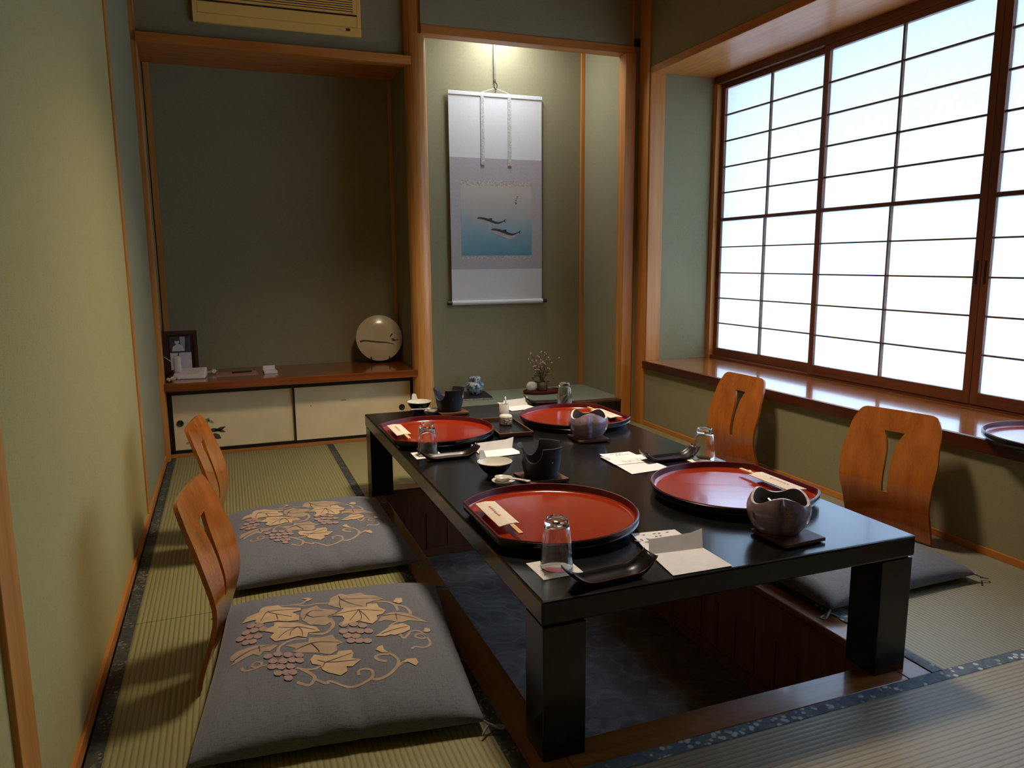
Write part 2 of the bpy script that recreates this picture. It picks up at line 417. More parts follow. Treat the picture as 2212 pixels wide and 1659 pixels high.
# floor with the foot well cut out
PX0, PX1, PY0, PY1 = .94, 1.84, -.725, 1.19
struct('floor', boxes((-.1, YN, -.08, PX0, 2.9, -.03), (PX1, YN, -.08, 3.4, 2.9, -.03), (PX0, YN, -.08, PX1, PY0, -.03), (PX0, PY1, -.08, PX1, 2.9, -.03)), 'pitwood')
PB = -.34
struct('floor_well', boxes((PX0-.03, PY0-.03, PB-.05, PX1+.03, PY1+.03, PB-.008)), 'pitwood')
tag(obj('carpet', boxes((PX0, PY0, PB-.008, PX1, PY1, PB+.004)), 'carpet'), 'grey and mauve patterned carpet on the bottom of the foot well under the table', 'carpet')
def panel_wall(axis, c, a0, a1, sgn):
    bm = bm_new(); n = max(2, round((a1-a0)/.095)); w = (a1-a0)/n
    for i in range(n):
        b0, b1 = a0+i*w+.0025, a0+(i+1)*w-.0025
        if axis == 0: box(bm, c, b0, PB, c+sgn*.012, b1, -.13)
        else: box(bm, b0, c, PB, b1, c+sgn*.012, -.13)
    if axis == 0: box(bm, c+sgn*.009, a0, PB, c+sgn*.02, a1, -.03); box(bm, c-sgn*.008, a0, -.13, c+sgn*.02, a1, -.02); box(bm, c-sgn*.012, a0, PB+.004, c+sgn*.01, a1, PB+.04)
    else: box(bm, a0, c+sgn*.009, PB, a1, c+sgn*.02, -.03); box(bm, a0, c-sgn*.008, -.13, a1, c+sgn*.02, -.02); box(bm, a0, c-sgn*.012, PB+.004, a1, c+sgn*.01, PB+.04)
    return bm
struct('wall_well_back', panel_wall(1, PY1, PX0, PX1, 1), 'pitwood')
struct('wall_well_right', panel_wall(0, PX1, PY0, PY1, 1), 'pitwood')
struct('wall_well_left', panel_wall(0, PX0, PY0, PY1, -1), 'pitwood')
struct('wall_well_front', panel_wall(1, PY0, PX0, PX1, -1), 'pitwood')
# rim boards round the well (the table stands on them)
struct('trim_1', boxes((.858, -.81, -.03, .94, 1.26, 0)), 'rim_y', .003)
struct('trim_2', boxes((1.84, -.81, -.03, 1.914, 1.26, 0)), 'rim_y', .003)
struct('trim_3', boxes((.94, -.81, -.03, 1.84, -.725, 0)), 'rim', .003)
struct('trim_4', boxes((.94, 1.19, -.03, 1.84, 1.26, 0)), 'rim', .003)

# tatami mats, each with woven borders
def mat(x0, y0, x1, y1, m, borders, bm_mat, label, group='tatami mats'):
    r = thing('tatami_mat', label, 'tatami mat', (0, 0, 0), 0, group)
    obj('rush_surface', boxes((x0, y0, -.03, x1, y1, 0)), m, r, False, .002)
    for side in borders:
        w = .034; e = .0012
        b = {'l': (x0, y0, -.028, x0+w, y1, e), 'r': (x1-w, y0, -.028, x1, y1, e), 'f': (x0, y0, -.028, x1, y0+w, e), 'b': (x0, y1-w, -.028, x1, y1, e)}[side]
        obj('border', boxes(b), bm_mat, r, False, .001)
    return r
mat(.012, .205, .857, 2.185, 'mat_y', 'lr', 'hakama', 'olive rush mat running back to the alcove cabinet on the left')
mat(.012, -1.55, .857, .203, 'mat_y', 'lr', 'hakama', 'olive rush mat under the nearest grey cushion beside the left wall')
mat(.859, 1.262, 2.735, 2.185, 'mat_back', '', 'hakama', 'olive rush mat between the table and the tokonoma')
mat(1.916, -.81, 2.735, 1.26, 'mat_r', 'l', 'heri', 'pale rush mat between the table and the window wall')
mat(.859, -1.62, 2.735, -.812, 'mat_x', 'b', 'heri', 'rush mat in the near right foreground with a blue flowered border')
mat(.012, -2.98, 2.735, -1.63, 'mat_x', '', 'heri', 'rush mat behind the viewer nearest the entrance')

# ------------------------------------------------------------------ walls
struct('wall_left', boxes((-.1, YN, -.05, 0, 1.145, CEIL)), 'wall_left')
struct('wall_left_far', boxes((-.1, 1.145, -.05, 0, YAB+.1, CEIL)), 'wall')
struct('trim_5', boxes((-.02, 1.135, .0, .006, 1.185, CEIL)), 'cedar_z', .001)
struct('trim_6', boxes((-.02, -.812, 0, .010, -.715, CEIL)), 'cedar_z', .002)
struct('baseboard_left', boxes((-.02, -.715, 0, .008, 2.19, .034)), 'cedar_y', .001)
struct('ceiling', boxes((-.1, YN, CEIL, 3.4, 2.9, CEIL+.05)), 'cedar_x')
struct('wall_front', boxes((-.1, YN-.1, -.05, 3.4, YN, CEIL)), 'wall')
# alcove with cabinet
struct('wall_alcove_back', boxes((-.05, YAB, 0, 1.40, YAB+.06, CEIL)), 'wall')
struct('wall_alcove_right', boxes((1.345, 2.17, 0, 1.40, YAB, 2.3)), 'wall')
struct('wall_alcove_top', boxes((0, 2.13, 2.08, 1.345, YAB, 2.10)), 'cedar_x')
struct('trim_7', boxes((0, 2.11, .0, .022, 2.20, CEIL)), 'cedar_z', .001)
struct('trim_8', boxes((.006, YAB-.012, SH, .035, YAB, 2.08)), 'cedar_z', .001)
struct('trim_9', boxes((1.325, YAB-.012, SH, 1.345, YAB, 2.08)), 'cedar_z', .001)
struct('trim_10', boxes((.022, 2.10, 2.055, 1.350, 2.17, 2.100)), 'cedar_x', .002)
struct('wall_back', boxes((.022, 2.16, 2.10, 1.34, 2.25, CEIL)), 'wall')
# tokonoma
struct('wall_toko_back', boxes((1.40, YTB, 0, 2.75, YTB+.06, CEIL)), 'wall')
struct('wall_toko_left', boxes((1.36, 2.16, 0, 1.415, YTB, CEIL)), 'wall')
struct('wall_toko_right', boxes((2.662, YT+.05, 0, 2.75, YTB, CEIL)), 'wall')
struct('trim_11', boxes((2.636, YTB-.016, TF, 2.662, YTB, CEIL)), 'cedar_z', .001)
struct('trim_12', boxes((2.630, YT-.012, 0, 2.698, YT+.075, 2.212)), 'cedar_z', .003)
struct('trim_13', boxes((1.40, YT, 2.211, 2.698, YT+.085, 2.257)), 'cedar_x', .003)
struct('trim_14', boxes((2.672, YT-.003, 2.257, 2.686, YT+.02, CEIL)), 'cedar_z', .001)
struct('wall_back_right', boxes((1.40, YT+.004, 2.257, 2.78, YT+.07, CEIL), (2.69, YT+.004, 0, 2.78, YT+.07, 2.30)), 'wall')
struct('trim_15', boxes((2.727, 1.955, 0, 2.80, YT-.001, CEIL)), 'cedar_z', .003)
struct('baseboard_back', boxes((2.692, YT-.006, 0, 2.728, YT+.01, .03)), 'cedar_x', .001)
bm = lathe(bm_new(), [(.061, -.01), (.060, .5), (.0595, 1.4), (.058, CEIL)], 48, cx=1.383, cy=2.15)
struct('trim_16', bm, 'pillar', smooth=True)
# raised tokonoma floor
struct('floor_toko', boxes((1.40, YT+.02, 0, 2.70, YTB, TF)), 'tokomat')
tag(obj('sill_beam', boxes((1.42, YT-.012, 0, 2.632, YT+.045, TF-.012)), 'black', None, False, .004), 'black lacquered front beam of the raised tokonoma floor', 'beam')
struct('trim_17', boxes((1.42, YT-.014, TF-.012, 2.632, YT+.05, TF+.001)), 'padwood', .002)
# right wall with its window bay
struct('wall_right', boxes((XR, YN, -.05, XR+.06, 2.07, SILL-.046)), 'wall')
struct('wall_right_upper', boxes((XR, YN, 2.118, XR+.06, 2.07, CEIL)), 'wall')
struct('baseboard_right', boxes((XR-.010, YN, 0, XR+.01, 1.955, .026)), 'cedar_y', .001)
struct('wall_bay_side', boxes((XR+.09, 1.95, 0, 3.4, 2.07, CEIL)), 'wall')
struct('wall_bay_near', boxes((XR, -1.80, SILL, 3.4, -1.70, CEIL), (XR, YN, SILL-.05, XR+.06, -1.80, CEIL)), 'wall')
struct('trim_18', boxes((XR-.004, 1.944, SILL, XR+.092, 2.0, 2.09)), 'cedar_z', .002)
struct('trim_19', boxes((XR-.008, -1.72, 2.077, XR+.088, 1.948, 2.120)), 'cedar_y', .003)
struct('ceiling_bay', boxes((XR+.088, -1.75, 2.088, XW+.12, 1.96, 2.105)), 'cedar_y')
struct('trim_20', boxes((2.722, -1.74, SILL-.047, XW+.10, 1.955, SILL)), 'sillwood', .004)
struct('trim_25', boxes((2.714, -1.74, SILL-.048, 2.7225, 1.955, SILL-.0015)), 'sillface', .002)
# window head, foot and jambs
struct('trim_21', boxes((XW-.03, -1.70, 2.045, XW+.08, 1.95, 2.09)), 'sashwood_y', .002)
struct('trim_22', boxes((XW-.02, -1.70, SILL, XW+.08, 1.95, SILL+.014)), 'sashwood_y', .002)
struct('trim_23', boxes((XW-.03, 1.914, SILL, XW+.08, 1.952, 2.05)), 'cedar_z', .002)
# outside: the eave that shades the top of the paper
struct('trim_24', boxes((3.42, -4.2, 2.15, 5.2, 4.2, 2.23), (3.38, -4.2, 2.105, 3.44, 4.2, 2.23)), 'cedar_y')
struct('ground_outside', boxes((3.42, -9, -.66, 14, 11, -.6)), 'slab')  # unseen ground, added to block sky light reaching the paper from below
struct('wall_outside', boxes((3.36, -4.2, -.6, 3.42, 4.2, SILL-.02), (3.36, 1.96, -.6, 3.42, 4.2, 2.45), (3.36, -4.2, -.6, 3.42, -1.72, 2.45)), 'wall')

def shoji(n, y0, y1, dx, side):
    """one sliding paper screen; the lower half has its own inner sash"""
    bm = bm_new(); x0 = XW+dx; x1 = x0+.03; zb, zt = SILL+.014, 2.045; st = .034
    zm0, zm1 = 1.243, 1.262
    box(bm, x0, y0, zb, x1, y0+st, zt); box(bm, x0, y1-st, zb, x1, y1, zt)
    f = obj('window_%d' % n, bm, 'sashwood_z', None, False, .0015); f['kind'] = 'structure'
    obj('rail', boxes((x0, y0+st, zb, x1, y1-st, .468)), 'sashwood_y', f, False, .0015)
    obj('rail', boxes((x0, y0+st, 2.016, x1, y1-st, zt)), 'sashwood_y', f, False, .0015)
    obj('rail', boxes((x0-.004, y0+st, zm0, x1, y1-st, zm1)), 'sashwood_y', f, False, .0015)
    obj('paper_pane', boxes((x0+.0195, y0+st, zm1, x0+.0205, y1-st, 2.016)), 'paper', f)
    obj('paper_pane', boxes((x0+.0135, y0+st, .468, x0+.0145, y1-st, zm0)), 'paper', f)
    ym = (y0+y1)/2
    bm = boxes((x0+.006, ym-.005, zm1, x0+.0195, ym+.005, 2.016))
    for i in range(1, 5):
        z = zm1+(2.016-zm1)*i/5; box(bm, x0+.007, y0+st, z-.0042, x0+.0195, y1-st, z+.0042)
    obj('lattice', bm, 'lattice', f)
    bm = boxes((x0-.004, ym-.0042, .468, x0+.0135, ym+.0042, zm0))
    for i in range(1, 5):
        z = .468+(zm0-.468)*i/5; box(bm, x0, y0+st, z-.0036, x0+.0135, y1-st, z+.0036)
    obj('lattice', bm, 'lattice', f)
    yp = y0+st/2 if side < 0 else y1-st/2
    obj('finger_pull', boxes((x0-.001, yp-.005, .905, x0+.002, yp+.005, 1.0)), 'frameblack', f, False, .001)
shoji(1, 1.046, 1.916, .004, 1)
shoji(2, .125, 1.052, -.026, -1)
shoji(3, -.800, .123, -.026, 1)
shoji(4, -1.69, -.794, .004, -1)

# ------------------------------------------------------------------ alcove cabinet and shelf
t = thing('alcove_cabinet', 'low built-in cabinet with two cream sliding doors under the alcove shelf', 'cabinet', (0, 0, 0))
obj('body', boxes((.022, 2.215, .0, 1.34, 2.60, .36)), 'frameblack', t)
bm = boxes((.022, 2.196, .018, 1.34, 2.222, .036), (.022, 2.196, .332, 1.34, 2.222, .362), (.022, 2.196, .018, .036, 2.222, .362), (1.325, 2.196, .018, 1.34, 2.222, .362))
obj('frame', bm, 'frameblack', t)
obj('kickboard', boxes((.022, 2.19, 0, 1.34, 2.215, .018)), 'cedar_x', t)
def fdoor(x0, x1, y, px, prints):
    bm = boxes((x0+.008, y, .036, x1-.008, y+.012, .332)); fn = lambda a, b: (a, y-.0006, b)
    for pl, mi in prints or (): patch(bm, pl, fn, mi+1, .01)
    d = obj('sliding_door', bm, ['creamdoor', 'brush', 'brush_g', 'brush_w'], t)
    for a in (x0, x1-.010): obj('edge_strip', boxes((a, y-.002, .034, a+.010, y+.013, .334)), 'frameblack', d)
    bm = lathe(bm_new(), [(.0, .0015), (.009, .0015), (.012, .004), (.016, .004), (.0175, .002), (.0175, -.003), (0, -.003)], 24)
    bmesh.ops.rotate(bm, verts=bm.verts, cent=(0, 0, 0), matrix=Matrix.Rotation(PI/2, 3, 'X'))
    bmesh.ops.translate(bm, verts=bm.verts, vec=(px, y-.001, .180))
    obj('finger_pull', bm, 'bronze', d, True)
def leafpoly(cx, cy, l, w, a):
    o = []
    for i in range(12):
        s = i/11; o.append((s*l, w*math.sin(PI*s)**.8))
    for i in range(10, 0, -1):
        s = i/11; o.append((s*l, -w*.8*math.sin(PI*s)**.8))
    c, s_ = math.cos(a), math.sin(a)
    return [(cx+x*c-y*s_, cy+x*s_+y*c) for x, y in o]
pr1 = [(leafpoly(.215, .125, .045, .012, .2), 0), (leafpoly(.225, .108, .055, .016, -.5), 0), (leafpoly(.235, .12, .07, .010, .35), 0), (leafpoly(.20, .10, .04, .012, 1.2), 0),
       (leafpoly(.25, .13, .05, .008, -.3), 0), (leafpoly(.19, .16, .05, .013, .9), 1), (leafpoly(.21, .19, .04, .008, -.6), 1), (leafpoly(.185, .085, .04, .012, -.4), 0), (ell(.105, .07, .008, .006), 1)]
pr2 = [(ell(1.085, .275, .010, .012), 2), (ell(.75, .225, .003, .004), 0), (ell(.93, .245, .016, .004), 1)]
fdoor(.036, .672, 2.205, .077, pr1)
fdoor(.655, 1.325, 2.196, 1.263, pr2)
# shelf board
tag(obj('shelf_board', boxes((.022, 2.105, SH-.042, 1.352, YAB-.002, SH)), 'shelfwood', None, False, .004), 'glossy reddish brown shelf board on top of the cream door cabinet', 'shelf')

# picture stand, telephone, card, pen, box, plate
t = thing('picture_frame', 'dark brown standing frame with a photograph and white card on the alcove shelf', 'picture frame', (.092, 2.50, SH), math.radians(4))
bm = boxes((-.088, 0, 0, -.066, .016, .238), (.066, 0, 0, .088, .016, .238), (-.066, 0, .216, .066, .016, .238), (-.066, 0, 0, .066, .016, .022), (-.066, .010, .02, .066, .014, .22))
fr = obj('frame', bm, 'brownframe', t, False, .0015)
bm = boxes((-.055, .006, .118, .050, .0098, .205)); bm2 = bm
def pface(bm, poly, y, mi): patch(bm, poly, lambda a, b: (a, y, b), mi, .02)
ph = obj('photograph', bm, 'photo_d', t)
bm = bm_new()
pface(bm, [(-.003, .206), (-.001, .17), (.004, .142), (.02, .125), (.024, .205)], .0055, 0)
pface(bm, ell(-.018, .178, .012, .014, 16), .0052, 1)
pface(bm, [(-.045, .125), (-.04, .15), (-.022, .163), (-.005, .165), (.012, .15), (.018, .125)], .0054, 1)
pface(bm, ell(-.018, .187, .013, .006, 12), .0050, 2)
obj('printed_figure', bm, ['photo_l', 'whitep', 'photo_d'], ph)
obj('card', boxes((-.056, .004, .022, .052, .0095, .116)), 'papergrey', t)
obj('strut', boxes((-.01, .016, 0, .01, .07, .006), (-.01, .016, .0, .01, .02, .14)), 'brownframe', t)

t = thing('telephone', 'small white telephone with a standing handset in front of the picture frame', 'telephone', (.135, 2.30, SH), math.radians(-6))
bm = bm_new()
vs = [(-.075, -.055, 0), (.085, -.055, 0), (.085, .055, 0), (-.075, .055, 0), (-.075, -.05, .018), (.085, -.05, .018), (.085, .05, .05), (-.075, .05, .05)]
v = [bm.verts.new(q) for q in vs]
for q in ((0, 3, 2, 1), (4, 5, 6, 7), (0, 1, 5, 4), (1, 2, 6, 5), (2, 3, 7, 6), (3, 0, 4, 7)): bm.faces.new([v[i] for i in q])
base = obj('base', bm, 'whitep', t, False, .006)
for i in range(4):
    for j in range(2):
        x = -.005+i*.02; y = -.018+j*.03; z = .018+(y+.05)/.1*.032
        obj('button', boxes((x, y-.008, z-.002, x+.012, y+.008, z+.004)), 'papergrey', base, False, .001)
bm = boxes((-.072, -.022, .030, -.038, .024, .118)); obj('handset', bm, 'whitep', t, False, .010)
bm = tube(bm_new(), [(-.05, .01, .118), (-.047, .012, .135)], .0025, 8); obj('antenna', bm, 'frameblack', t)
bm = tube(bm_new(), smoothline([(.003, 2.33, .53), (.03, 2.31, .515), (.05, 2.295, .50), (.066, 2.305, .465), (.069, 2.325, .4365)]), .0022, 6)
bmesh.ops.translate(bm, verts=bm.verts, vec=(-.135, -2.30, -SH)); bmesh.ops.rotate(bm, verts=bm.verts, cent=(0, 0, 0), matrix=Matrix.Rotation(math.radians(6), 3, 'Z'))
obj('cord', bm, 'whitep', t)
def paper_scrap(name, loc, rz, s, label, m='paperc'):
    bm = bm_new(); n = 6; r2 = random.Random(int(s*1e5))
    g = [[bm.verts.new(((i/n-.5)*s, (j/n-.5)*s*.8, abs(r2.gauss(0, .010))+.001*(i+j))) for j in range(n+1)] for i in range(n+1)]
    for i in range(n):
        for j in range(n): bm.faces.new((g[i][j], g[i+1][j], g[i+1][j+1], g[i][j+1]))
    bmesh.ops.solidify(bm, geom=bm.faces[:], thickness=.0008)
    o = obj(name, bm, m, None); o.location = loc; o.rotation_euler = (0, 0, rz); return tag(o, label, 'paper')
paper_scrap('crumpled_paper', (.062, 2.185, SH+.001), .4, .055, 'crumpled tan paper beside the left end of the telephone')
paper_scrap('folded_note', (.245, 2.40, SH+.001), -.3, .05, 'folded pale note poking out to the right of the telephone', 'paperw')
bm = boxes((-.108, -.085, 0, .108, .085, .002)); o = obj('card', bm, 'pinkcard'); o.location = (.375, 2.36, SH); o.rotation_euler = (0, 0, math.radians(3))
tag(o, 'pinkish brown card lying flat on the alcove shelf', 'card')
bm = tube(bm_new(), [(-.055, 0, 0), (.03, 0, 0), (.05, 0, 0)], .0042, 10); o = obj('pen', bm, 'frameblack', None, 'all'); o.location = (.405, 2.375, SH+.0064); o.rotation_euler = (0, 0, .12)
tag(o, 'dark pen lying on the pinkish brown card', 'pen')
t = thing('small_box', 'little white box with an open tray on the alcove shelf right of the card', 'box', (.55, 2.33, SH), .05)
obj('body', boxes((-.036, -.05, 0, .036, .05, .013)), 'whitep', t, False, .002)
obj('lid', boxes((-.032, .045, .010, .032, .052, .034)), 'whitep', t, False, .001)
t = thing('display_plate', 'round cream plate with brushed branch painting standing at the right of the shelf', 'plate', (1.203, 2.50, SH+.010), math.radians(-4))
bm = lathe(bm_new(), [(0, .012), (.085, .012), (.115, .004), (.1385, -.004), (.1405, -.002), (.1385, .002), (.10, .016), (.07, .022), (.065, .022), (0, .018)], 56)
RT = Matrix.Rotation(PI/2, 4, 'X')
bmesh.ops.rotate(bm, verts=bm.verts, cent=(0, 0, 0), matrix=Matrix.Rotation(PI/2-math.radians(10), 3, 'X'))
bmesh.ops.translate(bm, verts=bm.verts, vec=(0, 0, .1405))
nf = len(bm.faces)
ca, sa = math.cos(math.radians(10)), math.sin(math.radians(10))
M['creamplate'] = plain('cream_plate', (.60, .50, .34), .2, 0, .03, 10, .5, .2)
def onplate(a, b):
    r = math.hypot(a, b)
    d = .0228 if r < .068 else (.0165 if r < .098 else .0165-(r-.098)*.36)
    if .06 < r < .105: d = .0228-(r-.06)*.14
    d += .0012
    v = Matrix.Rotation(PI/2-math.radians(10), 3, 'X') @ Vector((a, b, d)); return (v.x, v.y, v.z+.1405)
pr = [(stroke(smoothline([(-.118, -.018), (-.09, -.014), (-.03, -.022), (.04, -.030), (.085, -.042)]), .011, .003), 1),
      (leafpoly(.06, .0, .032, .005, .9), 1), (leafpoly(.07, -.005, .032, .006, -.6), 1), (leafpoly(.065, -.015, .03, .004, -.2), 1), (leafpoly(.085, -.018, .03, .002, .1), 1), (leafpoly(.085, .025, .02, .003, .7), 2)]
for pl, mi in pr: patch(bm, pl, onplate, mi, .012)
dish = obj('dish', bm, ['creamplate', 'brush', 'brush_g'], t, True)
t2 = thing('plate_stand', 'small black easel holding the round cream plate on the shelf', 'stand', (1.203, 2.50, SH), math.radians(-4))
for s in (-1, 1):
    bm = tube(bm_new(), [(s*.055, -.022, .045), (s*.055, -.026, .010), (s*.055, -.015, .005), (s*.055, .04, .005), (s*.05, .075, .006)], .0045, 8); obj('foot', bm, 'frameblack', t2)
    bm = tube(bm_new(), [(s*.05, .035, .005), (s*.02, .058, .18)], .0045, 8); obj('back_rest', bm, 'frameblack', t2)
obj('crossbar', tube(bm_new(), [(-.055, .036, .006), (.055, .036, .006)], .004, 8), 'frameblack', t2)

# ------------------------------------------------------------------ air conditioner in the wall over the alcove
t = thing('air_conditioner', 'tan wall-mounted air conditioner with slatted grille above the alcove', 'air conditioner', (0, 0, 0))
ax0, ax1, az0 = .281, 1.098, 2.178; yf = 2.135
obj('housing', boxes((ax0, yf+.006, az0, ax1, 2.16, 2.56)), 'actan', t, False, .003)
obj('frame', boxes((ax0, yf, az0, ax1, yf+.010, az0+.043), (ax0, yf, az0+.043, ax0+.020, yf+.010, 2.56), (ax1-.020, yf, az0+.043, ax1, yf+.010, 2.56), (ax0, yf, 2.54, ax1, yf+.010, 2.56)), 'actan', t, False, .003)
obj('air_flap', boxes((ax0+.023, yf+.001, az0+.046, ax1-.023, yf+.008, az0+.098)), 'actan', t, False, .002)
obj('outlet_gap', boxes((ax0+.02, yf+.004, az0+.098, ax1-.02, yf+.0065, az0+.107)), 'darkslot', t)
obj('grille_backing', boxes((ax0+.02, yf+.004, az0+.118, ax1-.02, yf+.0062, 2.54)), 'darkslot', t)
for i in range(22):
    z = az0+.112+i*.0112
    obj('grille_slat', boxes((ax0+.02, yf, z, ax1-.036, yf+.007, z+.0062)), 'actan', t)
obj('grille_end', boxes((ax1-.040, yf-.0005, az0+.107, ax1-.02, yf+.008, 2.54)), 'actan', t)
obj('signal_window', boxes((1.018, yf-.001, az0+.024, 1.040, yf+.004, az0+.037)), 'darkslot', t)
obj('indicator_strip', boxes((.975, yf-.0008, az0+.022, .998, yf+.002, az0+.031)), 'whitep', t)

# ------------------------------------------------------------------ hanging scroll
SX0, SX1, SY = 1.714, 2.344, 2.655
t = thing('hanging_scroll', 'tall silk hanging scroll with a picture of two grey fish in the tokonoma', 'scroll', (0, 0, 0))
zs = [.748, .964, 1.664, 2.046]
obj('upper_silk', boxes((SX0, SY, 1.664, SX1, SY+.002, 2.046)), 'silk_w', t)
obj('lower_silk', boxes((SX0, SY, .755, SX1, SY+.002, .964)), 'silk_w', t)
px0, px1, pz0, pz1 = 1.783, 2.270, 1.051, 1.492
obj('middle_silk', boxes((SX0, SY-.0003, .964, SX1, SY+.0023, 1.664)), 'silk_m', t)
for a, b in ((pz1, pz1+.036), (pz0-.022, pz0)): obj('picture_edging', boxes((px0, SY-.0008, a, px1, SY+.001, b)), 'silk_p', t)
def fish(bm, x0, z0, L):
    mid = smoothline([(x0+a*L, z0+b*L) for a, b in ((0, 0), (.18, -.035), (.4, -.10), (.6, -.165), (.75, -.185), (.9, -.13), (1, -.06))], 4)
    n = len(mid); up = []; lo = []; ml = []
    for i, q in enumerate(mid):
        u = i/(n-1); hgt = L*(.006+.105*max(0, math.sin(PI*min(1, u)**.72))**.8)
        up.append((q[0], q[1]+hgt)); ml.append((q[0], q[1]+hgt*.22)); lo.append((q[0], q[1]-hgt*.9))
    f1 = lambda a, b: (a, SY-.0016, b); f2 = lambda a, b: (a, SY-.0019, b)
    patch(bm, up+lo[::-1], f1, 2, .015); patch(bm, up+ml[::-1], f2, 1, .015)
    k = int(n*.42); patch(bm, [up[k-2], (up[k][0]+.010, up[k][1]+.011), (up[k+1][0], up[k+1][1]-.002)], f2, 1, .02)
    e = mid[-1]; patch(bm, [(e[0]-.012, e[1]-.002), (e[0]+.014, e[1]+.016), (e[0]+.004, e[1]+.001), (e[0]+.010, e[1]-.010)], f2, 1, .02)
    k = int(n*.26); patch(bm, [lo[k], (lo[k][0]+.020, lo[k][1]-.010), (lo[k+2][0]+.004, lo[k+2][1])], f1, 2, .02)
pbm = boxes((px0, SY-.001, pz0, px1, SY+.001, pz1))
fish(pbm, 1.889, 1.285, .190); fish(pbm, 1.983, 1.213, .198)
bm = pbm; f1 = lambda a, b: (a, SY-.0016, b)
for a, b, c, d in ((2.166, 1.425, .012, .005), (2.160, 1.415, .016, .004), (2.158, 1.40, .006, .010), (2.153, 1.388, .012, .005), (2.157, 1.380, .008, .008)): patch(bm, [(a, b), (a+c, b+.002), (a+c, b+d), (a, b+d)], f1, 1, .03)
pic = obj('picture', bm, ['picture', 'fish_dark', 'fish_light'], t)
for x in (1.935, 2.118):
    r = obj('hanging_ribbon', boxes((x-.011, SY-.006, 1.640, x+.011, SY-.004, 2.044)), 'ribbon', t)
    obj('tassel', boxes((x-.014, SY-.008, 1.622, x+.010, SY-.003, 1.642)), 'silk_p', r)
obj('top_bar', boxes((SX0-.004, SY-.006, 2.040, SX1+.004, SY+.006, 2.064)), 'silk_w', t, False, .003)
bm = tube(bm_new(), [(SX0-.002, SY-.002, .748), (SX1+.002, SY-.002, .748)], .0145, 16); obj('roller', bm, 'silk_w', t, True)
for s, x in ((-1, SX0-.002), (1, SX1+.002)):
    bm = tube(bm_new(), [(x, SY-.002, .748), (x+s*.012, SY-.002, .748), (x+s*.030, SY-.002, .748)], .0125, 14); obj('rod_end', bm, 'rodend', t, True)
cx_ = 2.026
bm = tube(bm_new(), [(1.93, SY, 2.064), (cx_, SY-.004, 2.094)], .0022, 6); bm = tube(bm, [(cx_, SY-.004, 2.094), (2.125, SY, 2.064)], .0022, 6)
obj('hanging_cord', bm, 'silk_w', t)
t = thing('scroll_hanger', 'slim metal hook rod hanging the scroll from the tokonoma ceiling', 'hook', (0, 0, 0))
obj('rod', boxes((cx_-.006, SY+.006, 2.14, cx_+.006, SY+.010, CEIL)), 'metal', t)
bm = tube(bm_new(), smoothline([(cx_, SY+.008, 2.15), (cx_+.004, SY+.004, 2.13), (cx_+.012, SY, 2.115), (cx_+.004, SY-.004, 2.088), (cx_-.010, SY-.004, 2.10)]), .0035, 8); obj('hook', bm, 'bronze', t, True)

# ------------------------------------------------------------------ tokonoma objects
t = thing('folded_cloth', 'dark folded cloth with a pale patterned edge under the blue and white jar', 'cloth', (1.80, 2.50, TF), math.radians(-6))
obj('cloth_top', boxes((-.098, -.12, .0105, .098, .12, .016)), 'frameblack', t, False, .002)
obj('patterned_edge', boxes((-.10, -.125, 0, .10, .12, .0105)), 'slab', t, False, .002)
t = thing('porcelain_jar', 'squat blue and white lidded porcelain jar in the tokonoma', 'jar', (1.815, 2.52, TF+.016))
obj('body', lathe(bm_new(), [(0, 0), (.033, 0), (.035, .004), (.05, .02), (.0605, .042), (.060, .060), (.050, .076), (.038, .083), (.036, .088), (0, .088)], 40), 'bluewhite', t, True)
ld = obj('lid', lathe(bm_new(), [(.040, .086), (.041, .090), (.040, .106), (.034, .112), (.010, .114), (0, .114)], 36), 'bluewhite', t, True)
t = thing('oval_board', 'dark oval lacquered board under the flowers in the tokonoma', 'board', (2.27, 2.47, TF))
bm = bm_new()
for i, (s, z) in enumerate(((.93, 0), (1.0, .006), (1.0, .016), (.97, .020))):
    pass
ringsv = []
for s, z in ((.93, .004), (1.0, .010), (1.0, .018), (.96, .020), (.93, .014)):
    ringsv.append([bm.verts.new((.135*s*math.cos(2*PI*k/48), .085*s*math.sin(2*PI*k/48), z)) for k in range(48)])
for a, b in zip(ringsv, ringsv[1:]):
    for k in range(48): bm.faces.new((a[k], a[(k+1) % 48], b[(k+1) % 48], b[k]))
bm.faces.new(ringsv[0][::-1]); bm.faces.new(ringsv[-1])
obj('board', bm, 'redrim', t, True)
for a in (-.08, .06): obj('foot', boxes((a, -.04, 0, a+.02, .04, .006)), 'frameblack', t)
def lump(bm, c, r, seed, sub=2, amp=.25, sq=(1, 1, 1)):
    r2 = random.Random(seed); o = bmesh.ops.create_icosphere(bm, subdivisions=sub, radius=r)
    for v in o['verts']:
        k = 1+r2.uniform(-amp, amp)
        v.co = Vector((v.co.x*sq[0]*k, v.co.y*sq[1]*k, v.co.z*sq[2]*k))+Vector(c)
    return bm
bm = lump(bm_new(), (0, 0, .033), .038, 5, 3, .07, (1.0, .6, .86))
o = obj('shell', bm, 'stone', None, 'all'); o.location = (2.182, 2.445, TF+.018); tag(o, 'rough whitish shell at the left end of the oval board', 'shell')
t = thing('flower_arrangement', 'small pot of pink blossoms on fine branching stems in the tokonoma', 'flowers', (2.268, 2.475, TF+.014))
obj('pot', lathe(bm_new(), [(0, 0), (.030, 0), (.034, .006), (.036, .03), (.030, .055), (.026, .058), (.024, .055), (.028, .03), (0, .02)], 28), 'pot', t, True)
r3 = random.Random(11); stems = bm_new(); tips = []
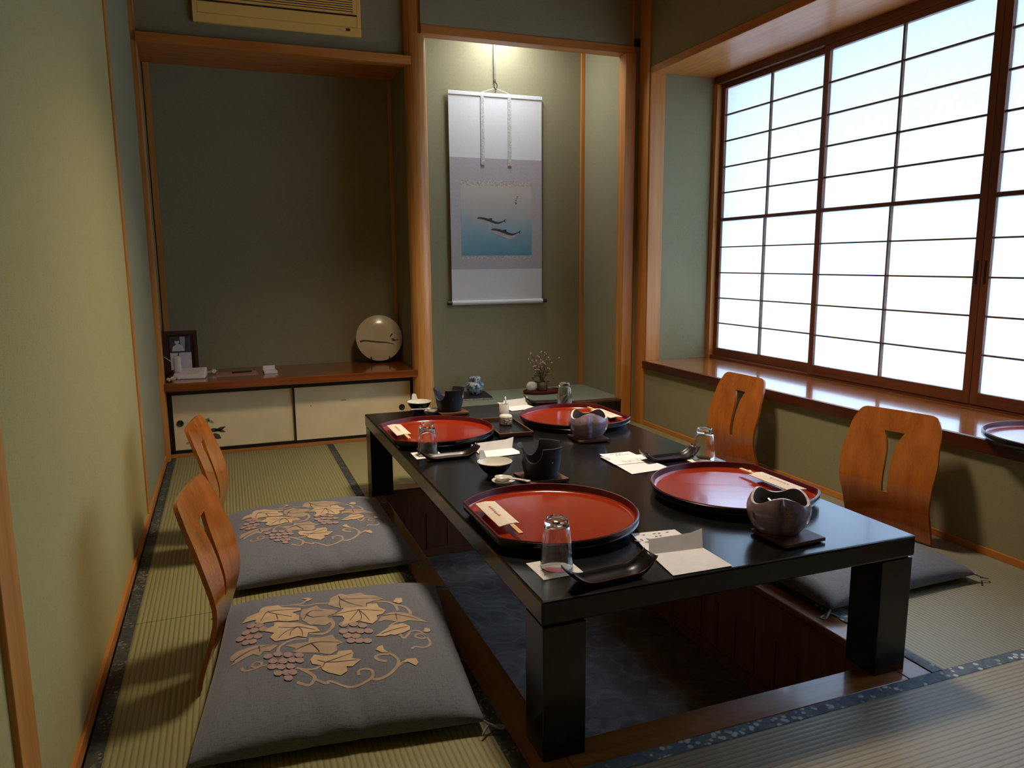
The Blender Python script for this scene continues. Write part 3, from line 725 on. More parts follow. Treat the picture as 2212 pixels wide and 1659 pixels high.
for i in range(15):
    a = r3.uniform(0, 2*PI); sp = r3.uniform(.25, 1); h = r3.uniform(.13, .255)
    tx = math.cos(a)*.125*sp*(1.05 if math.cos(a) > 0 else .95); ty = math.sin(a)*.06*sp
    pts = smoothline([(0, 0, .045), (tx*.25, ty*.25, h*.5), (tx*.7, ty*.7, h*.86), (tx, ty, h)], 4)
    tube(stems, pts, .0018, 5, 0, .5); tips.append((tx, ty, h))
    for j in range(2):
        q = Vector(pts[r3.randint(7, 11)]); e = q+Vector((r3.uniform(-.035, .035), r3.uniform(-.02, .02), r3.uniform(.01, .04))); tube(stems, [q, e], .0012, 5); tips.append(tuple(e))
obj('stems', stems, 'stem', t)
lv = bm_new()
for i in range(46):
    q = Vector((r3.gauss(0, .035), r3.gauss(0, .02), r3.uniform(.05, .15))); a = r3.uniform(0, 2*PI); d = Vector((math.cos(a), math.sin(a)*.6, r3.uniform(-.2, .6)))*.018; n = d.cross(Vector((r3.uniform(-1, 1), r3.uniform(-1, 1), 1))).normalized()*.005
    lv.faces.new([lv.verts.new(p_) for p_ in (q-d, q+n, q+d, q-n)])
bmesh.ops.solidify(lv, geom=lv.faces[:], thickness=.0006)
obj('leaves', lv, 'leaf', t)
for i, q in enumerate(tips):
    bm = lump(bm_new(), q, .0048+.0022*r3.random(), 20+i, 1, .3); obj('blossom', bm, 'petal', t, 'all')

# ------------------------------------------------------------------ the table
TX0, TX1, TY0, TY1, TZ = .885, 1.866, -.7746, 1.2261, .35
t = thing('dining_table', 'long low black lacquered table standing over the foot well', 'table', (0, 0, 0))
obj('tabletop', boxes((TX0, TY0, .298, TX1, TY1, TZ)), 'tabletop', t, False, .005)
for (x, y) in ((TX0+.003, TY0+.003), (TX1-.098, TY0+.003), (TX0+.003, TY1-.098), (TX1-.098, TY1-.098)):
    obj('leg', boxes((x, y, 0, x+.095, y+.095, .294), (x+.006, y+.006, .294, x+.089, y+.089, .298)), 'tabletop', t, False, .003)

# ------------------------------------------------------------------ floor chairs
def chair_profile(s):
    """arc parameter 0..1 -> (x, z) and normal, x towards the sitter"""
    return None
_pp = smoothline([(-.048, .010), (-.042, .04), (-.026, .09), (-.009, .145), (0, .20), (-.010, .265), (-.034, .35), (-.062, .432), (-.074, .463)], 8)
_len = [0]
for a, b in zip(_pp, _pp[1:]): _len.append(_len[-1]+(b-a).length)
def prof(tt):
    tt = max(0, min(_len[-1], tt))
    for i in range(len(_pp)-1):
        if tt <= _len[i+1] or i == len(_pp)-2:
            f = (tt-_len[i])/(_len[i+1]-_len[i]); q = _pp[i].lerp(_pp[i+1], f); d = (_pp[i+1]-_pp[i]).normalized(); return q, Vector((d.y, -d.x))
LT = _len[-1]
def hw(s):
    k = [(0, .160), (.25, .160), (.45, .171), (.62, .176), (.8, .166), (1, .150)]
    for (a, b), (c, d) in zip(k, k[1:]):
        if s <= c: f = (s-a)/(c-a); f = f*f*(3-2*f); return b+(d-b)*f
    return .15
def make_chair(loc, rz, label):
    t = thing('floor_chair', label, 'chair', loc, rz, 'legless floor chairs')
    side = [(hw(i/20), LT*i/20) for i in range(19)]
    rc = .034; w1 = hw(1)
    side += [(w1-rc+rc*math.cos(a), LT-rc+rc*math.sin(a)) for a in [PI/2*k/6 for k in range(1, 7)]]
    outer = side+[(-x, y) for x, y in reversed(side)]
    sl = [(.037, .83), (.028, .79), (.019, .74), (.0135, .68), (.0115, .60), (.0105, .36)]
    slot = [(x, y*LT) for x, y in sl]+[(-x, y*LT) for x, y in reversed(sl)]
    def fn(a, b, s):
        q, n = prof(b); bow = .010*(a/.17)**2; o = .0055 if s == 0 else -.0055
        return (q.x+n.x*o+bow, a, q.y+n.y*o)
    bm = sheet(bm_new(), outer, [slot], fn, .02)
    obj('backrest', bm, 'chair', t, True)
    obj('seat', boxes((.012, -.155, .0, .30, .155, .011)), 'chair', t, False, .004)
    return t
c0 = make_chair((.292, -.098, 0), -.17, 'bent plywood floor chair nearest the viewer on the left, behind the nearest cushion')
dup(c0, (.274, .765, 0), -.127, 'bent plywood floor chair on the left nearest the cream cabinet')
dup(c0, (2.544, -.060, 0), PI+.25, 'bent plywood floor chair at the near right end of the table below the window')
dup(c0, (2.585, .885, 0), PI+.02, 'bent plywood floor chair on the right nearest the tokonoma, below the sill')

# ------------------------------------------------------------------ cushions with a printed vine
CW, CL = .303, .359
def cush_h(x, y):
    a, b = abs(x)/CW, abs(y)/CL
    e = max(0, 1-a**3.2)*max(0, 1-b**3.2)
    h = .074*e**.42
    fold = .006*math.exp(-((x-.02+.25*(y+.25))/.018)**2)*max(0, min(1, (-y-.14)/.12)) + .005*math.exp(-((x+.06+.2*(y+.3))/.022)**2)*max(0, min(1, (-y-.17)/.1))
    return h-fold+.0016*math.sin(31*x+9*y)*e+.0012*math.sin(17*y-23*x)*e
def cush_outline(a, b):
    """unit square -> plan position, sides drawn in between the pointed corners"""
    x = CW*a*(1-.028*(1-b*b)); y = CL*b*(1-.030*(1-a*a)); return x, y
NLrz = math.radians(-6.5); NLc = Vector((.5515, -.241, 0))
def vine(bm, fn):
    cr, sr = math.cos(-NLrz), math.sin(-NLrz)
    def loc(c):
        u, v = 480+c[0]*.217, 1240+c[1]*.217; q = at(u, v, .082)-NLc
        return (q.x*cr-q.y*sr, q.x*sr+q.y*cr)
    dull = [[(800,400),(870,390),(940,365),(985,405),(1155,435),(1120,470),(1050,490),(1090,545),(1030,580),(880,570),(800,520),(780,460)],
            [(1060,370),(1080,290),(1150,245),(1180,225),(1230,250),(1380,220),(1420,250),(1520,255),(1610,290),(1500,320),(1430,350),(1440,390),(1330,395),(1250,415),(1180,410),(1110,395)],
            [(1555,535),(1580,480),(1640,440),(1720,420),(1830,430),(2055,495),(1950,500),(1850,505),(1780,530),(1700,520),(1630,510)],
            [(70,910),(130,870),(80,850),(75,810),(140,770),(330,745),(520,765),(560,780),(480,830),(420,820),(370,860),(310,830),(240,850),(160,880)],
            [(630,790),(720,770),(860,750),(870,700),(980,700),(1100,670),(1130,710),(1215,745),(1140,770),(1150,820),(1080,860),(980,850),(900,850),(800,855),(700,850),(740,815)]]
    bright = [[(195,495),(250,440),(370,415),(385,375),(430,355),(500,355),(560,345),(590,375),(780,385),(790,410),(700,430),(770,470),(765,520),(650,530),(560,520),(520,525),(400,535),(330,520),(340,490),(270,490)],
              [(1100,490),(1180,450),(1220,410),(1330,400),(1440,390),(1450,355),(1540,345),(1560,380),(1630,410),(1600,450),(1540,470),(1550,510),(1500,560),(1420,550),(1370,535),(1260,570),(1190,585),(1220,520),(1200,495)],
              [(410,615),(520,570),(520,535),(640,540),(760,550),(840,575),(940,595),(980,640),(860,655),(845,705),(760,690),(650,725),(530,735),(480,690),(520,645)],
              [(1530,690),(1620,620),(1690,570),(1800,540),(1870,565),(1870,600),(1800,640),(1770,650),(1720,670),(1680,665),(1620,690)],
              [(880,920),(920,870),(1020,880),(1140,865),(1160,830),(1290,825),(1310,860),(1295,905),(1385,920),(1300,980),(1240,975),(1250,1015),(1180,1050),(1060,1035),(1000,1010),(985,970),(900,960)],
              [(790,275),(850,268),(900,290),(860,310),(820,322),(850,295)], [(1700,320),(1730,280),(1790,275),(1795,320),(1760,335)], [(1530,830),(1560,795),(1600,785),(1610,820),(1660,850),(1590,855)],
              [(1780,935),(1840,890),(1930,870),(1955,910),(1930,940),(1850,915)], [(2000,600),(2020,560),(2065,555),(2075,580),(2040,600)]]
    grapes = [(290,540),(370,548),(240,600),(320,592),(410,592),(180,650),(270,650),(360,658),(240,700),(305,702),(1210,575),(1310,570),(1400,582),(1210,640),(1300,632),(1380,640),(1460,638),(1250,682),(1335,690),(1285,732),(1370,737),(1450,740),
              (460,880),(560,868),(660,880),(770,882),(510,932),(610,940),(700,930),(775,930),(500,985),(590,992),(685,988),(560,1045),(645,1045),(705,1040),(662,1090)]
    tend = [([(580,360),(720,345),(800,330),(850,290)],16),([(740,345),(830,360),(950,345),(1080,350)],16),([(1530,320),(1640,320),(1720,350),(1750,410)],16),([(1720,345),(1820,365),(1870,410),(1872,440)],18),
            ([(1075,510),(1110,570),(1080,620),(1010,660),(870,660)],20),([(560,850),(580,790),(700,730),(840,715)],16),([(450,960),(380,968),(300,988),(220,985),(190,945)],14),
            ([(740,1000),(840,1010),(930,1000),(980,970)],15),([(745,1120),(860,1140),(910,1110),(920,1070),(850,1030),(790,1010)],18),
            ([(920,1090),(1040,1130),(1070,1108),(1200,1130),(1350,1130),(1440,1100),(1500,1060),(1490,1012),(1420,1000),(1360,1018),(1365,1055)],15),([(1500,1080),(1560,1080),(1660,1040),(1740,970),(1755,910),(1700,865),(1620,850)],17),
            ([(1750,960),(1800,925),(1850,905)],18),([(1640,930),(1560,922),(1530,895),(1580,870),(1660,862)],18),([(1770,650),(1810,690),(1850,650),(1880,612),(1960,600),(2030,638),(1995,668),(1930,665),(1930,640),(1990,625),(2050,658),(2070,710),(2010,755),(1920,758),(1890,785)],13),
            ([(1660,590),(1690,555),(1760,520),(1840,500)],13),([(300,945),(315,925),(345,915),(390,930),(395,950),(345,972),(300,955),(300,945)],12)]
    veins = [[(450,420),(410,470),(385,520)],[(450,420),(560,410),(760,400)],[(450,420),(540,450),(700,480)],[(540,450),(560,510)],[(760,590),(690,600),(560,590)],[(760,590),(640,640),(560,710)],[(760,590),(800,640),(805,690)],[(760,590),(930,625)],[(760,590),(690,640),(680,690)],
             [(1360,425),(1330,470),(1275,540)],[(1360,425),(1240,455),(1130,480)],[(1360,425),(1430,480),(1470,530)],[(1360,425),(1480,420),(1600,420)],[(1360,425),(1390,490),(1380,530)],
             [(1180,310),(1170,360),(1185,405)],[(1180,310),(1350,300),(1580,285)],[(1180,310),(1280,360),(1400,385)],[(1180,310),(1160,265)],[(840,460),(900,490),(1030,490)],[(840,460),(900,420),(1000,430)],[(840,460),(820,510)],
             [(1030,940),(1000,990)],[(1030,940),(1180,890),(1290,860)],[(1030,940),(1200,930),(1350,925)],[(1030,940),(950,920)],[(1730,440),(1740,500)],[(1600,470),(1730,450),(1950,485)],[(1590,665),(1720,610),(1850,570)],
             [(890,760),(800,800),(720,840)],[(890,760),(1000,740),(1180,745)],[(890,760),(960,820),(970,845)],[(370,760),(380,820)],[(110,860),(280,790),(500,770)]]
    k = [0]
    def up(e): return lambda a, b: fn(a, b, e)
    for l in tend and [x[0] for x in tend]:
        pass
    for pts, w in tend: patch(bm, stroke([loc(q) for q in smoothline(pts, 4)], w*.00040+.0012), up(.0007), 2, .01)
    for pl in dull: patch(bm, [loc(q) for q in pl], up(.0010), 2, .01)
    for g in grapes: patch(bm, [loc(q) for q in ell(g[0], g[1], 46, 27, 12)], up(.0014), 3, .01)
    for pl in bright: patch(bm, [loc(q) for q in pl], up(.0018), 1, .01)
    for vn in veins: patch(bm, stroke([loc(q) for q in smoothline(vn, 3)], .0026, .0014), up(.0025), 4, .01)
    for g in grapes: patch(bm, stroke([loc(q) for q in [(g[0]-44, g[1]+10), (g[0]-20, g[1]+24), (g[0]+20, g[1]+25), (g[0]+42, g[1]+12)]], .0014, .0010), up(.0020), 4, .01)
def make_cushion(loc, rz, label):
    t = thing('floor_cushion', label, 'cushion', loc, rz, 'grey floor cushions')
    bm = bm_new(); nx, ny = 56, 64; top = []; bot = []
    for i in range(nx+1):
        a = -1+2*i/nx; a = math.sin(a*PI/2)*.35+a*.65; ra = []; rb = []
        for j in range(ny+1):
            b = -1+2*j/ny; b = math.sin(b*PI/2)*.35+b*.65
            x, y = cush_outline(a, b); e = (i in (0, nx)) or (j in (0, ny))
            h = cush_h(CW*a, CL*b)
            lift = .012+.010*(1-(min(1, max(abs(a), abs(b))))**2)*0
            ra.append(bm.verts.new((x, y, .026+max(h, 0))))
            rb.append(ra[-1] if e else bm.verts.new((x, y, .026-min(.0135, h*.35))))
        top.append(ra); bot.append(rb)
    for i in range(nx):
        for j in range(ny):
            bm.faces.new((top[i][j], top[i+1][j], top[i+1][j+1], top[i][j+1]))
            q = (bot[i][j], bot[i][j+1], bot[i+1][j+1], bot[i+1][j]); q2 = []
            for v in q:
                if v not in q2: q2.append(v)
            try: bm.faces.new(q2)
            except ValueError: pass
    bmesh.ops.recalc_face_normals(bm, faces=bm.faces[:])
    def fn(x, y, e):
        a, b = x/CW, y/CL
        for _ in range(4):
            px, py = cush_outline(a, b); a += (x-px)/CW; b += (y-py)/CL
        return (x, y, .026+cush_h(CW*a, CL*b)+e)
    vine(bm, fn)
    obj('cover', bm, ['cushion', 'pr_bright', 'pr_dull', 'pr_grape', 'pr_vein'], t, 'all')
    for sx, sy in ((1, -1), (1, 1), (-1, -1), (-1, 1)):
        x, y = CW*sx, CL*sy
        pts = smoothline([(x-.004*sx, y-.004*sy, .026), (x+.012*sx, y+.004*sy, .018), (x+.032*sx, y+.014*sy, .012), (x+.040*sx, y+.002*sy, .010), (x+.022*sx, y-.004*sy, .010), (x+.006*sx, y+.002*sy, .018), (x-.012*sx, y+.022*sy, .010)], 4)
        obj('corner_tie', tube(bm_new(), pts, .0026, 6), 'cord', t, 'all')
    return t
k0 = make_cushion(NLc, NLrz, 'grey floor cushion with a tan vine print nearest the viewer')
dup(k0, (.5855, .637, 0), math.radians(.5), 'grey floor cushion with a vine print, the farther one on the left side')
dup(k0, (2.185, -.125, 0), PI+math.radians(2), 'grey floor cushion seen behind the near right table leg')

# ------------------------------------------------------------------ round lacquer trays with one straight edge
TR = .23
def rad(th, ins):
    R = TR-ins; d = TR*.80-ins
    c = math.cos(th-PI)
    return min(R, d/c) if c > .05 else R
def make_tray(loc, rz, label):
    t = thing('lacquer_tray', label, 'tray', loc, rz, 'red round lacquer trays')
    n = 160
    def ring(bm, ins, z): return [bm.verts.new((rad(2*PI*i/n, ins)*math.cos(2*PI*i/n), rad(2*PI*i/n, ins)*math.sin(2*PI*i/n), z)) for i in range(n)]
    def skin(bm, pr, cap0=True, cap1=True):
        rs = [ring(bm, a, b) for a, b in pr]
        for a, b in zip(rs, rs[1:]):
            for k in range(n): bm.faces.new((a[k], a[(k+1) % n], b[(k+1) % n], b[k]))
        if cap0: bm.faces.new(rs[0][::-1])
        if cap1: bm.faces.new(rs[-1])
        return bm
    body = skin(bm_new(), [(.022, 0), (.018, 0), (.014, .006), (.009, .012), (.003, .016), (0, .018), (.0035, .021), (.0035, .023), (0, .026), (0, .033), (.003, .0345), (.009, .0135), (.012, .0125)])
    obj('base', body, 'black', t, True)
    obj('rim', skin(bm_new(), [(.0022, .0325), (.0008, .034), (.0025, .0362), (.0052, .0355), (.007, .028), (.0095, .016)], False, False), 'redrim', t, True)
    obj('inside', skin(bm_new(), [(.006, .029), (.0085, .020), (.0125, .0155), (.018, .0142)], False, True), 'red', t, True)
    return t
tr0 = make_tray((1.077, -.360, TZ), 0, 'red and black round tray on the left of the table nearest the viewer')
dup(tr0, (1.055, .684, TZ), 0, 'red and black round tray at the far left corner of the table')
dup(tr0, (1.656, -.344, TZ), PI, 'red and black round tray at the near right of the table behind the mauve burner')
dup(tr0, (1.668, .715, TZ), PI, 'red and black round tray at the far right of the table beside the tokonoma')
dup(tr0, (2.86, -.46, SILL), PI*.5, 'red and black round tray on the window sill at the right edge of the picture')

# chopsticks in their sleeves on small black rests
IN = TZ+.0142
def setting(cx, cy, d, tx, tn):
    """d=+1 sitter on the left (straight edge to -x), -1 sitter on the right"""
    loc = (cx, cy); rz = 0 if d > 0 else PI
    r = thing('chopstick_rest', 'small glossy black chopstick rest under the sleeve on the %s tray' % tn, 'chopstick rest', (cx-d*.128, cy+d*.085, IN), rz, 'black chopstick rests')
    bm = bm_new(); lump(bm, (0, 0, .008), .014, 3, 3, 0, (1.35, .8, .6))
    obj('rest', bm, 'black', r, 'all')
    s = thing('chopstick_sleeve', 'paper chopstick sleeve with red lettering lying on the %s tray' % tn, 'sleeve', (cx-d*.128, cy+d*.025, IN+.0175), rz, 'paper chopstick sleeves')
    bm = bm_new()
    def fn(a, b, side): return (a, b, .0030*math.cos(a/.027*PI/2)+(.0012 if side == 0 else -.0012)+.02*max(0, b)*.2)
    sheet(bm, [(-.027, -.09), (.0, -.0875), (.02, -.081), (.027, -.086), (.027, .095), (-.027, .095)], [], fn, .02)
    f2 = lambda a, b: (a, b, .0030*math.cos(a/.027*PI/2)+.0016+.02*max(0, b)*.2)
    for i in range(6):
        y = .050-i*.0135; r2 = random.Random(i)
        for k in range(3):
            w = r2.uniform(.006, .009); o = r2.uniform(-.002, .002); yy = y-k*.0032
            patch(bm, [(o-w/2-.003, yy), (o+w/2-.003, yy+.0006), (o+w/2-.003, yy+.0018), (o-w/2-.003, yy+.0013)], f2, 1, .05)
        patch(bm, [(-.004, y-.008), (-.0025, y-.008), (-.0025, y+.002), (-.004, y+.002)], f2, 1, .05)
    obj('paper', bm, ['paperc', 'redink'], s)
    c = thing('chopsticks', 'pair of pale wooden chopsticks sticking out of the sleeve on the %s tray' % tn, 'chopsticks', (cx-d*.128, cy+d*.025, IN+.0172), rz, 'pairs of wooden chopsticks')
    for q in (-1, 1):
        bm = bm_new(); x = .006+q*.0028
        v = [bm.verts.new(p_) for p_ in ((x-.0025, -.150, -.0024), (x+.0025, -.150, -.0024), (x+.0025, -.150, .002), (x-.0025, -.150, .002), (x-.0022, .075, .000), (x+.0022, .075, .000), (x+.0022, .075, .0032), (x-.0022, .075, .0032))]
        for f in ((0, 1, 2, 3), (4, 7, 6, 5), (0, 4, 5, 1), (1, 5, 6, 2), (2, 6, 7, 3), (3, 7, 4, 0)): bm.faces.new([v[i] for i in f])
        obj('chopstick', bm, 'bamboo', c)
setting(1.077, -.360, 1, TZ, 'nearest left')
setting(1.055, .684, 1, TZ, 'far left')
setting(1.656, -.344, -1, TZ, 'near right')
setting(1.668, .715, -1, TZ, 'far right')

# glasses upside down on printed paper coasters
def make_glass(loc, label):
    t = thing('drinking_glass', label, 'glass', loc, 0, 'upturned drinking glasses')
    pr = [(.0345, .0015), (.0352, .0006), (.0360, .0015), (.0335, .045), (.0285, .088), (.0262, .0985), (.0258, .104), (.0240, .1085), (.0215, .1095), (.0200, .1075), (.010, .1065), (0, .1065), ]
    inn = [(0, .0925), (.018, .0925), (.0235, .090), (.0262, .084), (.0312, .045)]
    bm = lathe(bm_new(), pr, 48); rin = lathe(bm, inn+[(.0345, .0015)], 48)
    bmesh.ops.remove_doubles(bm, verts=bm.verts, dist=1e-5)
    obj('tumbler', bm, 'glass', t, True)
    return t
def make_coaster(x, y, rz, label):
    t = thing('paper_coaster', label, 'coaster', (x, y, TZ), rz, 'square paper coasters')
    bm = boxes((-.0475, -.0475, 0, .0475, .0475, .0014)); f = lambda a, b: (a, b, .0018)
    for i in range(5):
        a = 2*PI*i/5+.3; patch(bm, ell(-.006+.012*math.cos(a), -.004+.012*math.sin(a), .0125, .0105, 12, a), f, 1, .03)
    patch(bm, stroke(smoothline([(-.03, .02), (-.005, .032), (.025, .028)]), .0018), lambda a, b: (a, b, .0017), 2, .03)
    patch(bm, stroke(smoothline([(-.038, -.03), (-.03, -.015), (-.033, .0)]), .0018), lambda a, b: (a, b, .0017), 2, .03)
    obj('card', bm, ['paperw', 'pinkink', 'greenink'], t)
    return t
g0 = make_glass((.984, -.622, TZ+.0014), 'upturned clear glass at the near left corner of the table')
k0 = make_coaster(.975, -.632, .02, 'white flower-printed coaster at the near left corner of the table')
for (x, y, gl, kl) in ((.966, .430, 'upturned clear glass in front of the far left red tray', 'white flower-printed coaster in front of the far left red tray'),
                       (1.800, .000, 'upturned clear glass at the right table edge before the chairs', 'white coaster at the right table edge before the chairs'),
                       (1.772, 1.045, 'upturned clear glass behind the far right red tray', 'white coaster behind the far right red tray')):
    dup(g0, (x, y, TZ+.0014), .6, gl); dup(k0, (x-.004, y-.006, TZ), .0, kl)

# black boat-shaped dishes
def make_boat(loc, rz, label):
    t = thing('boat_dish', label, 'dish', loc, rz, 'black boat-shaped dishes')
    L, Wd = .110, .031; n = 28; bm = bm_new(); A = []
    def zc(s): a = abs(s); return .003+.0009*(1-a)+(.034*max(0, (a-.45)/.55)**1.9)
    rows = []
    for i in range(n+1):
        s = -1+2*i/n; x = L*s*(1-.05*abs(s)**3); z = zc(s); w = Wd*(1-.18*abs(s)**2)
        ed = .0085*(1-abs(s)**4*.5)
        rows.append([(x, -w, z+ed), (x, -w*.94, z+ed+.0006), (x, -w*.86, z+.002), (x, 0, z+.001), (x, w*.86, z+.002), (x, w*.94, z+ed+.0006), (x, w, z+ed), (x, w*.9, z-.002), (x, 0, z-.003), (x, -w*.9, z-.002)])
    R = [[bm.verts.new(q) for q in r] for r in rows]
    for a, b in zip(R, R[1:]):
        for k in range(10):
            f = bm.faces.new((a[k], a[(k+1) % 10], b[(k+1) % 10], b[k])); f.material_index = 1 if k in (0, 5) else 0
    bm.faces.new(R[0][::-1]); bm.faces.new(R[-1])
    obj('dish', bm, ['boatblack', 'redrim'], t, 'all')
    return t
b0 = make_boat((1.062, -.722, TZ), math.radians(5), 'black boat-shaped dish with upturned ends at the near table edge')
dup(b0, (1.020, .352, TZ), 0.0, 'black boat-shaped dish in front of the far left red tray')
dup(b0, (1.700, .052, TZ), .02, 'black boat-shaped dish beside the right middle glass')
dup(b0, (1.722, 1.135, TZ), -.2, 'black boat-shaped dish at the far end of the table behind the red tray')

# folded menu leaflets
def make_menu(loc, rz, label, seed, flap=True):
    t = thing('menu_leaflet', label, 'leaflet', loc, rz, 'white menu leaflets')
    def page(a, b, s): 
        z = .0016+.0012*(1-s)+.010*max(0, (-.035-a)/.03)**1.5*max(0, b/.13)
        return (a, b, z)
    bm = sheet(bm_new(), [(-.068, .0), (.068, .0), (.064, .132), (-.030, .136), (-.058, .122)], [], page, .02)
    bk = bm
    bm = sheet(bm_new(), [(-.070, -.115), (.078, -.105), (.068, .002), (-.066, .002)], [], lambda a, b, s: (a, b, .0012+.0040*max(0, 1+b/.115)*.4+.0010*(1-s)), .03)
    obj('front_page', bm, 'paperw', t)
    if flap:
        bm = sheet(bm_new(), [(-.070, 0), (.066, 0), (.082, .055), (.05, .046), (-.058, .042)], [], lambda a, b, s: (a, b*.62+.001*s, .003+b*.62+.0006*s), .03)
        obj('raised_flap', bm, 'papergrey', t)
    r2 = random.Random(seed); bm = bk
    def f(a, b): q = page(a, b, 0); return (q[0], q[1], q[2]+.0005)
    for row in range(4):
        y = .066+row*.017; x = -.025+.010*row if row < 3 else -.03
        while x < .052-.004*row:
            w = r2.uniform(.004, .010)
            if r2.random() < .8: patch(bm, [(x, y), (x+w, y+.0004), (x+w, y+.0030), (x, y+.0024)], f, 1, .05); patch(bm, [(x+w*.3, y-.002), (x+w*.5, y-.002), (x+w*.6, y+.005), (x+w*.4, y+.005)], f, 1, .05)
            x += w+r2.uniform(.002, .006)
    for i in range(7): 
        a = r2.uniform(0, 2*PI); cx, cy = -.036+r2.gauss(0, .010), .075+r2.gauss(0, .010)
        patch(bm, leafpoly(cx, cy, .017, .0045, a), lambda a_, b_: (a_, b_, f(a_, b_)[2]+.0002), 2 if i < 4 else 3, .05)
    obj('back_page', bm, ['paperw', 'ink', 'purpleink', 'greenink'], t)
    return t
m0 = make_menu((1.270, -.655, TZ), math.radians(-5), 'folded white menu leaflet with a raised flap at the near table edge', 3)
mm = dup(m0, (1.198, .388, TZ), math.radians(1), 'folded white menu leaflet between the far left tray and the black bowl'); mm.scale = (1, .74, 1)
m1 = make_menu((1.563, .058, TZ), math.radians(1), 'white handwritten menu leaflet in the middle of the table beside the right tray', 9, False)
bm = sheet(bm_new(), [(-.07, -.012), (.072, -.02), (.102, .066), (-.066, .10)], [], lambda a, b, s: (a, b, .0045+.0010*(1-s)), .03)
r2 = random.Random(5); f = lambda a, b: (a, b, .0062); x = -.030
for i in range(7):
    y = .008+.0015*i
    for k in range(3):
        a, b = x+r2.uniform(-.002, .006), y+r2.uniform(-.006, .010)
        patch(bm, stroke([(a, b), (a+r2.uniform(-.004, .008), b+r2.uniform(-.006, .006))], .0016), f, 1, .05)
    x += .012
obj('upper_sheet', bm, ['paperw', 'ink'], m1)
mm = dup(m0, (1.562, 1.125, TZ), math.radians(4), 'folded white menu leaflet behind the soy pot at the far table end'); mm.scale = (.9, .8, 1)

# ------------------------------------------------------------------ burners on wooden pads
def make_pad(x, y, rz, s, label):
    t = obj('wooden_pad', boxes((-s, -s, .003, s, s, .012), (-s+.008, -s+.008, 0, s-.008, s-.008, .003)), 'padwood', None, False, .0015)
    t.location = (x, y, TZ); t.rotation_euler = (0, 0, rz); return tag(t, label, 'trivet', 'square wooden pads')
def make_iron(loc, rz, label):
    t = thing('iron_burner', label, 'burner', loc, rz, 'black notched burners')
    Hh = .098; cuts = (0, 2*PI/3, 4*PI/3)
    top = []
    N = 144
    def rim(th):
        d = min(abs((th-c+PI) % (2*PI)-PI) for c in cuts); k = .50
        if d > k: return Hh
        return Hh-.046*math.sqrt(max(0, 1-(d/k)**2))**.8
    th0 = -PI/3
    pts = [(th0+2*PI*i/N, rim(th0+2*PI*i/N)) for i in range(N+1)]
    outer = [(a*.06, b) for a, b in pts]
    outer = [(th0*.06, .004)]+[(0, .004)][:0]+[((th0+2*PI)*.06, .004)]+outer[::-1]
    hole = ell((PI/3)*.06*1.0+0*.06, .058, .0065, .0065, 12)
    def fn(a, b, s):
        th = a/.06; r = .050+.020*(b/Hh)**.9+.0025*(b/Hh > .93); r -= .0055*s
        return (r*math.cos(th), r*math.sin(th), b)
    bm = sheet(bm_new(), outer, [hole], fn, .012)
    bmesh.ops.remove_doubles(bm, verts=bm.verts, dist=2e-4)
    obj('shell', bm, 'iron', t, True)
    obj('bottom', lathe(bm_new(), [(0, 0), (.047, 0), (.050, .004), (.049, .008), (0, .010)], 40), 'iron', t, True)
    obj('fuel_cup', lathe(bm_new(), [(0, .010), (.022, .010), (.024, .034), (.022, .034), (.020, .016), (0, .016)], 28), 'iron', t, True)
    return t
make_pad(1.213, .005, math.radians(4), .064, 'square wooden pad under the black notched burner in mid table')
ib = make_iron((1.213, .005, TZ+.012), math.radians(-138), 'black iron burner with a notched rim in the middle of the table')
make_pad(1.245, 1.100, math.radians(2), .064, 'square wooden pad under the black notched burner at the far table end')
dup(ib, (1.240, 1.105, TZ+.012), math.radians(-150), 'black iron burner with a notched rim at the far table end')
